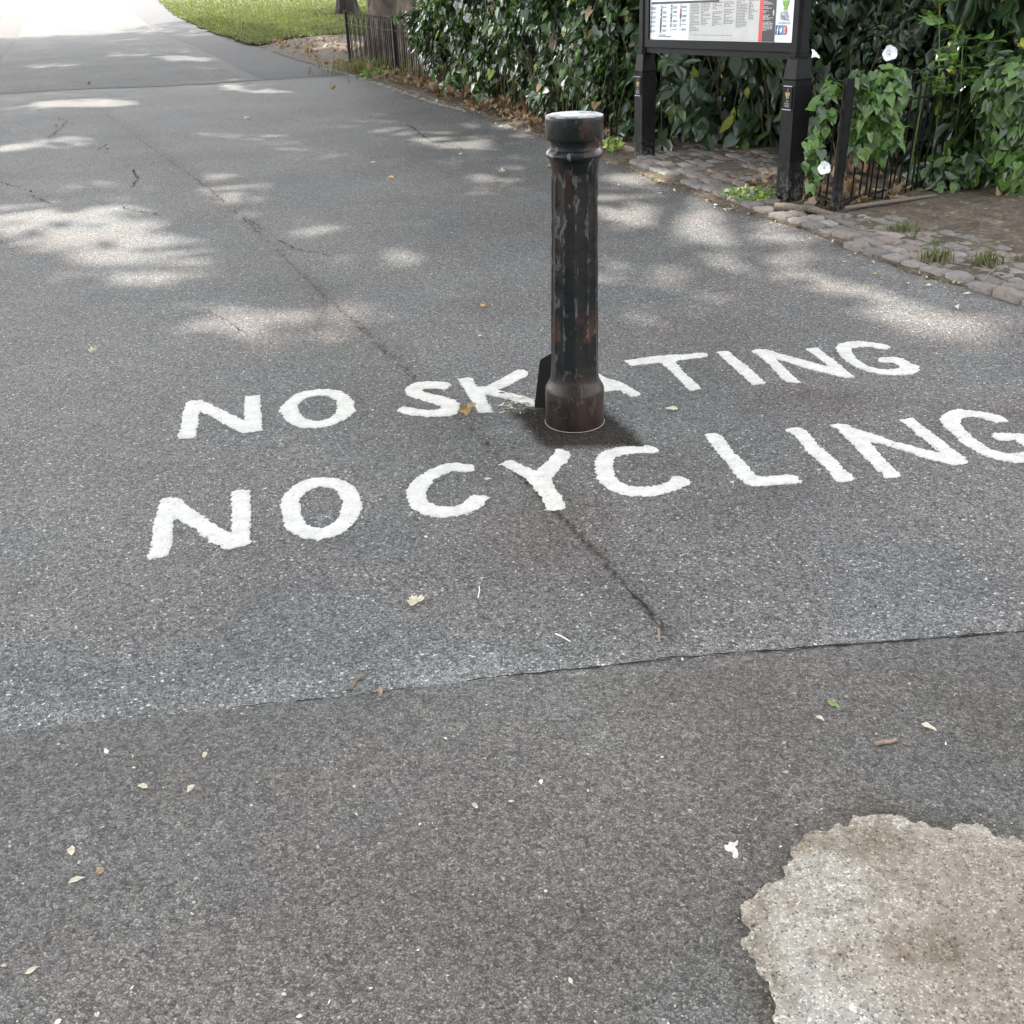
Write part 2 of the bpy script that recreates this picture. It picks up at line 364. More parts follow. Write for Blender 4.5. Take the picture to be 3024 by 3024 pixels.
def m_boll_():
    t = NT('peeling_paint'); co = t.co; z = t.sep(co, 2)
    st = t.map((1, 1, .32))
    c = t.ramp(t.noise(9, 4, .6, co=st), [(.36, (.003, .006, .007)), (.52, (.010, .011, .010)), (.66, (.026, .018, .015))])
    c = t.mix(t.math('MULTIPLY', t.attr('stripe'), .6), c, (.018, .0175, .0155))
    # red-brown primer showing
    rmask = t.ramp(t.noise(16, 5, .6, co=t.map((1, 1, .45), loc=(3, 1, 5))), [(.55, 0), (.585, 1)])
    low = t.ramp(z, [(.16, 1), (.34, .75), (.42, .12), (.78, .1), (.88, .55), (.95, .45)])
    c = t.mix(t.math('MULTIPLY', rmask, low), c, t.ramp(t.noise(60, 4), [(.3, (.035, .018, .013)), (.7, (.075, .036, .024))]))
    base = t.ramp(z, [(.13, 1), (.22, 0)]); c = t.mix(t.math('MULTIPLY', base, .85), c, t.ramp(t.noise(14, 5, .6, co=st), [(.35, (.016, .011, .010)), (.6, (.034, .021, .017)), (.75, (.05, .032, .026))]))
    # grey undercoat flakes
    gz = t.ramp(z, [(0, .03), (.15, .3), (.4, .6), (.5, .35), (.8, .7), (.86, .3), (.90, .8), (1, .85)])
    gn0 = t.noise(30, 7, .66, co=t.map((1, 1, .45), loc=(9, 2, 1)), dist=.3)
    gn = t.math('ADD', gn0, t.math('MULTIPLY_ADD', t.attr('arris'), .085, -.02))
    gm = t.math('MULTIPLY', t.ramp(gn, [(.585, 0), (.60, 1), (.66, 1), (.68, .1)]), gz)
    c = t.mix(gm, c, t.ramp(t.noise(70, 3), [(.3, (.06, .06, .062)), (.7, (.17, .17, .172))]))
    # pale top face: bright sky reflection put into the colour, broken by noise
    gi = t.n.new('ShaderNodeNewGeometry'); nz = t.sep(gi.outputs['Normal'], 2)
    top = t.math('MULTIPLY', t.ramp(nz, [(.8, 0), (.95, 1)]), t.ramp(z, [(.97, 0), (.99, 1)]))
    tm = t.math('MULTIPLY', top, t.ramp(t.noise(26, 6, .7, co=t.map((1, 1, 1), loc=(4, 4, 4))), [(.45, .15), (.5, 1)]))
    c = t.mix(tm, c, (.15, .155, .165))
    rough = t.ramp(t.noise(30, 4), [(.3, .24), (.7, .5)])
    t.bump(gm, .5, .003); t.bump(t.noise(55, 5), .4, .003)
    return t.set(c, rough, .2)
m_boll = m_boll_()
m_rim = simple('pale_rim', (.26, .235, .21), .8, .2, .3, 120)
m_plate = simple('black_plate', (.006, .006, .006), .6, .3, .3, 40)
m_pwhite = simple('panel_white', (.64, .68, .74), .35, .5, .05, 30)
m_pgrey = simple('panel_grey', (.46, .46, .44), .3, .5, .06, 12)
m_pred = simple('panel_red', (.55, .035, .035), .35, .5, .05)
m_pblack = simple('panel_black', (.016, .016, .017), .35, .5, .05)
m_ink = simple('ink_dark', (.05, .055, .06), .5, .3, .1)
m_inkg = simple('ink_grey', (.20, .20, .20), .5, .3, .1)
m_inkl = simple('ink_light', (.42, .42, .42), .5, .3, .1)
m_logo = simple('logo_green', (.22, .42, .06), .5, .3, .1)
m_blue1 = simple('icon_navy', (.02, .05, .16), .4, .4, .05); m_blue2 = simple('icon_blue', (.04, .20, .38), .4, .4, .05); m_pink = simple('icon_red', (.45, .07, .08), .4, .4, .05)
m_white = simple('ink_white', (.8, .8, .8), .5, .3, .02)
m_gold = simple('gilt', (.32, .23, .09), .5, .5, .25, 200); m_silver = simple('silver_line', (.42, .43, .46), .35, .5, .1)

# ------------------------------------------------------------------ ground sheets
base = npmesh('ground', [(-400, -300, -.03), (400, -300, -.03), (400, 500, -.03), (-400, 500, -.03)], np.array([[0, 1, 2, 3]]))
tag(link('ground', base, m_soil), kind='structure')

def axis(lo, hi, a, b, st, g=1.045):
    v = list(np.arange(a, b + 1e-6, st)); s = st; x = v[-1]
    while x < hi: s *= g; x += s; v.append(x)
    s = st; x = v[0]; L = []
    while x > lo: s *= g; x -= s; L.append(x)
    return np.array(L[::-1] + v)
xs = axis(-40, 12, -2.2, 2.6, .018); ys = axis(-6, 90, .9, 4.6, .018, 1.02)
X, Y = np.meshgrid(xs, ys, indexing='ij'); nx, ny = X.shape
idx = np.arange(nx * ny).reshape(nx, ny)
q = np.stack([idx[:-1, :-1].ravel(), idx[1:, :-1].ravel(), idx[1:, 1:].ravel(), idx[:-1, 1:].ravel()], 1)
seamA = GP([(165, 195), (240, 240), (330, 305), (430, 385), (520, 470), (600, 545), (690, 625), (760, 690), (800, 730), (880, 800), (980, 900), (1070, 985), (1150, 1070), (1215, 1140), (1270, 1205)], K)
patch = GP([(0, 920), (150, 900), (330, 868), (480, 840), (1180, 780), (1250, 830), (1370, 960), (1500, 1050), (1650, 1180), (1790, 1340), (1700, 1400), (1300, 1385), (1100, 1400), (900, 1410), (700, 1400), (560, 1420), (400, 1370), (300, 1280), (210, 1180), (100, 1060), (-30, 970)], .2329, 1500, 1000)
def soft(d, w_): return np.clip(.5 - d / w_, 0, 1)
cp = [(350, 730), (370, 690), (440, 650), (480, 600), (560, 575), (590, 540), (590, 500), (620, 450), (650, 410), (680, 380), (720, 330), (790, 300), (850, 285), (920, 265), (1000, 225), (1080, 200), (1180, 205), (1280, 225), (1380, 260), (1460, 290), (1560, 270), (1690, 275), (1760, 310), (1850, 340), (1932, 370), (2150, 420), (2350, 560), (2500, 800), (2500, 1200), (2300, 1600), (1900, 1850), (1300, 1850), (800, 1700), (620, 1500), (560, 1366), (520, 1280), (500, 1200), (490, 1130), (450, 1080), (420, 1010), (380, 930), (390, 860), (345, 790)]
cpg = GP(cp, .53, 2000, 2300)
CPG = cpg
def stains(X, Y, near=False):
    n = fbm(X * 9, Y * 9, 3); n2 = fbm(X * 30, Y * 30, 5); dirt = np.zeros(X.shape); pale = np.zeros(X.shape); dusk = np.zeros(X.shape)
    def blob(px, py, rx, ry, s, arr, ang=0, nn=.5):
        c = G(px * K, py * K)[:2]; dx, dy = X - c[0], Y - c[1]; ca, sa = math.cos(ang), math.sin(ang)
        e = np.sqrt(((dx * ca + dy * sa) / rx) ** 2 + ((-dx * sa + dy * ca) / ry) ** 2) + nn * n * 2
        np.maximum(arr, s * np.clip(1.25 - e, 0, 1), out=arr)
    if not near:
        d = sdf([patch], X, Y) + n * .03 + n2 * .02
        dirt = np.maximum(dirt, soft(d, .07) * .80)
        ds = polydist(seamA, X + n * .02, Y + n * .02)
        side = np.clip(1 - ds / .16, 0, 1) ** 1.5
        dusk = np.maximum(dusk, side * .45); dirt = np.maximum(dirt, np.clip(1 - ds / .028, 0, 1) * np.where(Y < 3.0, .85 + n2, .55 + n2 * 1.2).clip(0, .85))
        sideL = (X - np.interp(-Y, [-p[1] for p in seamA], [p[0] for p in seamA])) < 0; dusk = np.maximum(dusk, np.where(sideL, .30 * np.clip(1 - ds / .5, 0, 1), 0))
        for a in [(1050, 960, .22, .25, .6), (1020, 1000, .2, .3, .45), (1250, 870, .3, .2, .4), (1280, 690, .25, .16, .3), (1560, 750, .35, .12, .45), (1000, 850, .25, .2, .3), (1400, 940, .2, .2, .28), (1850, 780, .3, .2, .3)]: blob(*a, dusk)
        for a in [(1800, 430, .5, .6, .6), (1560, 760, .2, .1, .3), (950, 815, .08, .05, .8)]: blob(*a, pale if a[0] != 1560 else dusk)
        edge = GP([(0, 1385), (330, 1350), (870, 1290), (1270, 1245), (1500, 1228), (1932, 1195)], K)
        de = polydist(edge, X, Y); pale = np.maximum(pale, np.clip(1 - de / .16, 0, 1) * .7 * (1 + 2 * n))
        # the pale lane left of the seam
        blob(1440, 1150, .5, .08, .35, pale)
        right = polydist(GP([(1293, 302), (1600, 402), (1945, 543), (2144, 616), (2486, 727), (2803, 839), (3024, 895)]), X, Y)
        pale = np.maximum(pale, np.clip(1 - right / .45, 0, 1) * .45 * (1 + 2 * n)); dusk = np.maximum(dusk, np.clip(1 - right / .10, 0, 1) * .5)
    else:
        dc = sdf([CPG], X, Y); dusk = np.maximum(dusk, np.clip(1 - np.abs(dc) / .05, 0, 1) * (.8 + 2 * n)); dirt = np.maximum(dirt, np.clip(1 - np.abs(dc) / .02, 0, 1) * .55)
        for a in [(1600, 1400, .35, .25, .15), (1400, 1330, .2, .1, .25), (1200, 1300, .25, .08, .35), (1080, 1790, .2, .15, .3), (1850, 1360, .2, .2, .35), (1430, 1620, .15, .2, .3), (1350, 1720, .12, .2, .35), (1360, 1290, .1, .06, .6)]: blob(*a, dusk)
        for a in [(155, 1577, .026, .022, .9), (1095, 1272, .028, .02, .8), (1380, 1605, .02, .03, 1.0), (1130, 1300, .3, .12, .15), (400, 1900, .4, .2, .25)]: blob(*a, pale, nn=.25)
    return dirt, pale, dusk
def setattrs(me, arrs):
    for nm, a in zip(('dirt', 'pale', 'dusk'), arrs):
        at = me.attributes.new(nm, 'FLOAT', 'POINT'); at.data.foreach_set('value', a.astype(np.float32).ravel())
Z = fbm(X * .8, Y * .8, 9) * .0
me = npmesh('path', np.stack([X.ravel(), Y.ravel(), Z.ravel()], 1), q, True)
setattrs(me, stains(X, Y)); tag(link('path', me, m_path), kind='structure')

# near, coarser surface (its back edge is the long joint across the path)
jt = [(-900, 1460), (-300, 1420), (0, 1385), (60, 1380), (180, 1362), (330, 1350), (420, 1342), (560, 1325), (700, 1312), (870, 1288), (960, 1279), (1050, 1270), (1120, 1262), (1200, 1252), (1270, 1244), (1350, 1240), (1420, 1234), (1500, 1230), (1570, 1222), (1640, 1215), (1740, 1208), (1830, 1203), (1932, 1195), (2300, 1165), (2900, 1120)]
jg = GP(jt, K)
nearp = jg + [(9, -6), (-12, -6)]
nearx = axis(-12, 9, -1.6, 2.2, .02, 1.06); neary = np.linspace(0, 1, 110)
# graded strip from joint to behind the viewer
XX = np.repeat(nearx[:, None], len(neary), 1); yj = np.interp(nearx, [p[0] for p in jg], [p[1] for p in jg]) + fbm(nearx * 14, nearx * 0 + 2, 4) * .022 + fbm(nearx * 60, nearx * 0 + 5, 8) * .008
YY = yj[:, None] - (neary[None, :] ** 1.8) * (yj[:, None] + 6)
ii = np.arange(XX.size).reshape(XX.shape)
q = np.stack([ii[:-1, :-1].ravel(), ii[:-1, 1:].ravel(), ii[1:, 1:].ravel(), ii[1:, :-1].ravel()], 1)
me = npmesh('near_path', np.stack([XX.ravel(), YY.ravel(), np.full(XX.size, .004)], 1), q)
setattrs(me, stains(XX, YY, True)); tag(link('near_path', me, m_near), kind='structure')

def sheet(name, pts, z, mat, kind='structure'):
    from mathutils.geometry import tessellate_polygon
    P = [Vector((x, y, 0)) for x, y in pts]; tr = tessellate_polygon([P])
    vs = [(x, y, z) for x, y in pts]; n = len(vs); vs += [(x, y, z - .03) for x, y in pts]
    fs = []
    for a, b, c in tr:
        nrm = (P[b] - P[a]).cross(P[c] - P[a]).z; fs.append((a, b, c) if nrm > 0 else (a, c, b))
    return tag(link(name, npmesh(name, vs, fs)), kind=kind) if mat is None else tag(link(name, npmesh(name, vs, fs), mat), kind=kind)
def ext(p, q_, L): # point beyond p along q->p
    d = np.array(p) - np.array(q_); d /= np.linalg.norm(d); return tuple(np.array(p) + d * L)
S1 = .53
farR = GP([(685, 0), (740, 62), (780, 108), (840, 150), (900, 185), (1000, 230), (1100, 270), (1200, 318), (1300, 370), (1390, 415), (1470, 447)], S1)
farL = GP([(0, 345), (50, 285), (90, 225), (125, 165), (145, 110), (165, 0)], S1)
farB = GP([(1350, 455), (1200, 466), (1000, 476), (850, 484), (600, 492), (400, 500), (0, 525), (-400, 545)], S1)
def jag(pts, amp, step=.25, seed=1):
    out = []
    for (ax, ay), (bx, by) in zip(pts[:-1], pts[1:]):
        n = max(1, int(math.hypot(bx - ax, by - ay) / step))
        for k in range(n):
            t = k / n; x = ax + (bx - ax) * t; y = ay + (by - ay) * t
            out.append((x + amp * 2 * fbm(x * 3, y * 3, seed), y + amp * 2 * fbm(x * 3 + 9, y * 3, seed)))
    out.append(pts[-1]); return out
farR2 = [ext(farR[0], farR[2], 45)] + farR
farpoly = jag(farR2, .05) + jag(farB[:-1], .05) + [farB[-1]] + [farL[0]] + jag(farL[1:], .05) + [ext(farL[-1], farL[-2], 30)]
sheet('far_path', farpoly, .004, m_far)
grassE = GP([(875, 0), (960, 80), (1010, 105), (1060, 130), (1130, 165), (1200, 190), (1270, 215), (1330, 235), (1390, 252), (1440, 262)], S1)
verL = GP([(763, 139), (830, 163), (900, 185), (954, 199), (1020, 214), (1107, 238), (1165, 259), (1240, 282), (1293, 302), (1413, 331), (1521, 377), (1600, 402), (1720, 447), (1800, 482), (1872, 507), (1945, 543), (2017, 560), (2072, 587), (2144, 616), (2253, 645), (2325, 667), (2393, 685), (2486, 727), (2589, 764), (2696, 811), (2803, 839), (2906, 860), (3024, 895), (3400, 1010), (4200, 1250)])
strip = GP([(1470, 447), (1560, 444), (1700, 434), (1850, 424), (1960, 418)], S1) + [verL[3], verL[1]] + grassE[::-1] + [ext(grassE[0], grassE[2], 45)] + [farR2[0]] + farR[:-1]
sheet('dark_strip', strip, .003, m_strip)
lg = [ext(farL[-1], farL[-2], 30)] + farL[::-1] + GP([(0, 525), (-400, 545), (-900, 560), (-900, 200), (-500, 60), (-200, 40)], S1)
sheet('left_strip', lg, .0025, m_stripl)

# verge: soil on the right of the path
vergepoly = verL + [(9, .0), (14, 6), (14, 22), (2, 26), tuple(G(1060, 96)[:2]), tuple(G(900, 108)[:2])]
vm = sdf_mesh('verge', [vergepoly], .045, lambda x, y, f: .012 + .012 * fbm(x * 5, y * 5, 2) * 2 + .02 * np.clip(-f / .5, 0, 1), namp=.02, nsc=6, base=-.01)
tag(link('verge', vm, m_soil), kind='structure')
lawn = [ext(grassE[0], grassE[2], 60)] + jag(grassE, .12, .3) + GP([(858, 116), (940, 110), (1024, 106), (1200, 120), (1400, 110)]) + [(8, 24), (30, 24), (60, 120), (-60, 140)]
sheet('lawn', lawn, .03, m_lawn)
leftlawn = GP([(-30, 60), (4, 105), (-60, 140), (-300, 190), (-900, 230)], S1) + [(-60, 30), (-90, 80), (-45, 90)]
sheet('left_lawn', leftlawn, .03, m_lawn)

# worn concrete patch, bottom right
def dent(x, y, px, py, r): g = G(px * K, py * K); return np.exp(-((x - g[0]) ** 2 + (y - g[1]) ** 2) / (r * r))
def ch(x, y, f):
    z = .0058 + np.clip(-f / .012, 0, 1) * .002 + np.clip(-f / .05, 0, 1) * (.005 + .012 * fbm(x * 8, y * 8, 21) + .010 * fbm(x * 26, y * 26, 22)) + .0055 * fbm(x * 80, y * 80, 23) + .003 * fbm(x * 190, y * 190, 24)
    z = z - .014 * dent(x, y, 1700, 1795, .022) - .018 * dent(x, y, 1778, 1800, .024) - .008 * dent(x, y, 1640, 1600, .03) + .008 * dent(x, y, 1700, 1880, .035)
    return np.maximum(z, .0044)
cm_ = sdf_mesh('concrete_patch', [cpg], .004, ch, namp=.016, nsc=48, seed=5, base=.0)
co_ = np.zeros(len(cm_.vertices) * 3, np.float32); cm_.vertices.foreach_get('co', co_); co_ = co_.reshape(-1, 3); cx_, cy_ = co_[:, 0], co_[:, 1]
g1_, g2_, g3_ = G(1600 * K, 1590 * K), G(1445 * K, 1790 * K), G(1760 * K, 1830 * K)
nb = fbm(cx_ * 9, cy_ * 9, 61)
br_ = np.maximum(np.clip(1.3 - np.hypot((cx_ - g1_[0]) / .14, (cy_ - g1_[1]) / .035) + nb * 2, 0, 1), np.clip(1.2 - np.hypot((cx_ - g2_[0]) / .03, (cy_ - g2_[1]) / .12) + nb * 2, 0, 1) * .8)
br_ = np.maximum(br_, np.maximum(dent(cx_, cy_, 1700, 1795, .028), dent(cx_, cy_, 1778, 1800, .030)) * 1.3).clip(0, 1)
at_ = cm_.attributes.new('brown', 'FLOAT', 'POINT'); at_.data.foreach_set('value', br_.astype(np.float32))
tag(link('concrete_patch', cm_, m_conc), kind='structure')

# cracks, thin jagged ribbons on the path
def crack(mb, pts, s=K, wd=.006, ox=0, oy=0, amp=.02, z=.0022, seed=1, gap=0):
    g = GP(pts, s, ox, oy); d = 0; pts2 = []
    for (ax, ay), (bx, by) in zip(g[:-1], g[1:]):
        n = max(2, int(math.hypot(bx - ax, by - ay) / .012)); 
        for k in range(n): t = k / n; pts2.append((ax + (bx - ax) * t, ay + (by - ay) * t))
    P = np.array(pts2); N = len(P)
    sarr = np.concatenate([[0], np.cumsum(np.linalg.norm(np.diff(P, axis=0), axis=1))])
    T = np.gradient(P, axis=0); T /= np.linalg.norm(T, axis=1)[:, None] + 1e-9; Nn = np.stack([-T[:, 1], T[:, 0]], 1)
    off = amp * (fbm(sarr * 12, sarr * 0 + seed, seed) + .5 * fbm(sarr * 45, sarr * 0 + seed, seed + 3))
    P = P + Nn * off[:, None]
    ww = wd * np.clip(.55 + 1.6 * fbm(sarr * 22, sarr * 0, seed + 9), .03, 2) * np.minimum(1, np.minimum(sarr, sarr[-1] - sarr) / .06 + .05)
    A = P + Nn * ww[:, None] / 2; B = P - Nn * ww[:, None] / 2
    vs = [(a[0], a[1], z) for a in A] + [(b[0], b[1], z) for b in B]
    mb.add(vs, [(i + 1, i, N + i, N + i + 1) for i in range(N - 1) if ww[i] > wd * gap])
mb = MB()
c1 = .53
for k, (pp, wd) in enumerate([([(0, 1010), (60, 1030), (130, 1045), (180, 1075)], .02), ([(150, 1085), (240, 1118), (280, 1140)], .014), ([(690, 1150), (730, 1172), (800, 1178), (890, 1208)], .015), ([(740, 940), (770, 990), (730, 1050)], .02),
                 ([(315, 655), (375, 675), (330, 720), (270, 770)], .02), ([(340, 235), (275, 270), (290, 295), (325, 302)], .03), ([(600, 798), (545, 840)], .02), ([(1350, 1205), (1420, 1245), (1470, 1285)], .012)]):
    crack(mb, pp, c1, wd, seed=k, amp=.05)
for k, (pp, wd) in enumerate([([(730, 885), (770, 910), (820, 950), (900, 1000)], .022), ([(900, 1000), (1000, 1030), (1110, 1050), (1130, 1080)], .008)]):
    crack(mb, pp, .414, wd, 900, 0, seed=20 + k, amp=.04)
for k, (pp, wd) in enumerate([([(835, 430), (880, 455), (930, 480), (960, 500), (1010, 530)], .006), ([(1120, 145), (1200, 185), (1300, 205), (1370, 222)], .012), ([(0, 195), (60, 185), (100, 178)], .01), ([(0, 155), (30, 175)], .015), ([(1400, 230), (1470, 210), (1520, 198)], .006), ([(300, 120), (420, 110)], .006)]):
    crack(mb, pp, .7246, wd, 0, 600, seed=40 + k, amp=.03)
crack(mb, [(1230, 568), (1300, 556), (1400, 545)], K, .006, seed=60, amp=.04)
crack(mb, [(520, 470), (560, 510), (610, 560), (660, 600), (700, 640)], K, .004, seed=63, amp=.02, gap=.3)
crack(mb, [(700, 640), (750, 690), (790, 722)], K, .004, seed=64, amp=.02, gap=.3)
crack(mb, [(200, 215), (300, 290), (400, 360), (500, 450)], K, .007, seed=65, amp=.03, gap=.4)
crack(mb, [(1160, 1085), (1215, 1140), (1265, 1200)], K, .005, seed=66, amp=.02, gap=.4)
tag(mb.build('path_cracks', m_crack), kind='structure')
mb = MB(); crack(mb, [(860, 1289)] + jt[10:24], K, .006, z=.0062, seed=70, amp=.012); crack(mb, [(380, 1346), (560, 1325), (700, 1312), (860, 1289)], K, .004, z=.0062, seed=72, amp=.012, gap=.4)
crack(mb, [(1040, 1271), (1270, 1244), (1640, 1215), (1932, 1195)], K, .006, z=.0064, seed=74, amp=.016)
tag(mb.build('path_joint', m_crack), kind='structure')

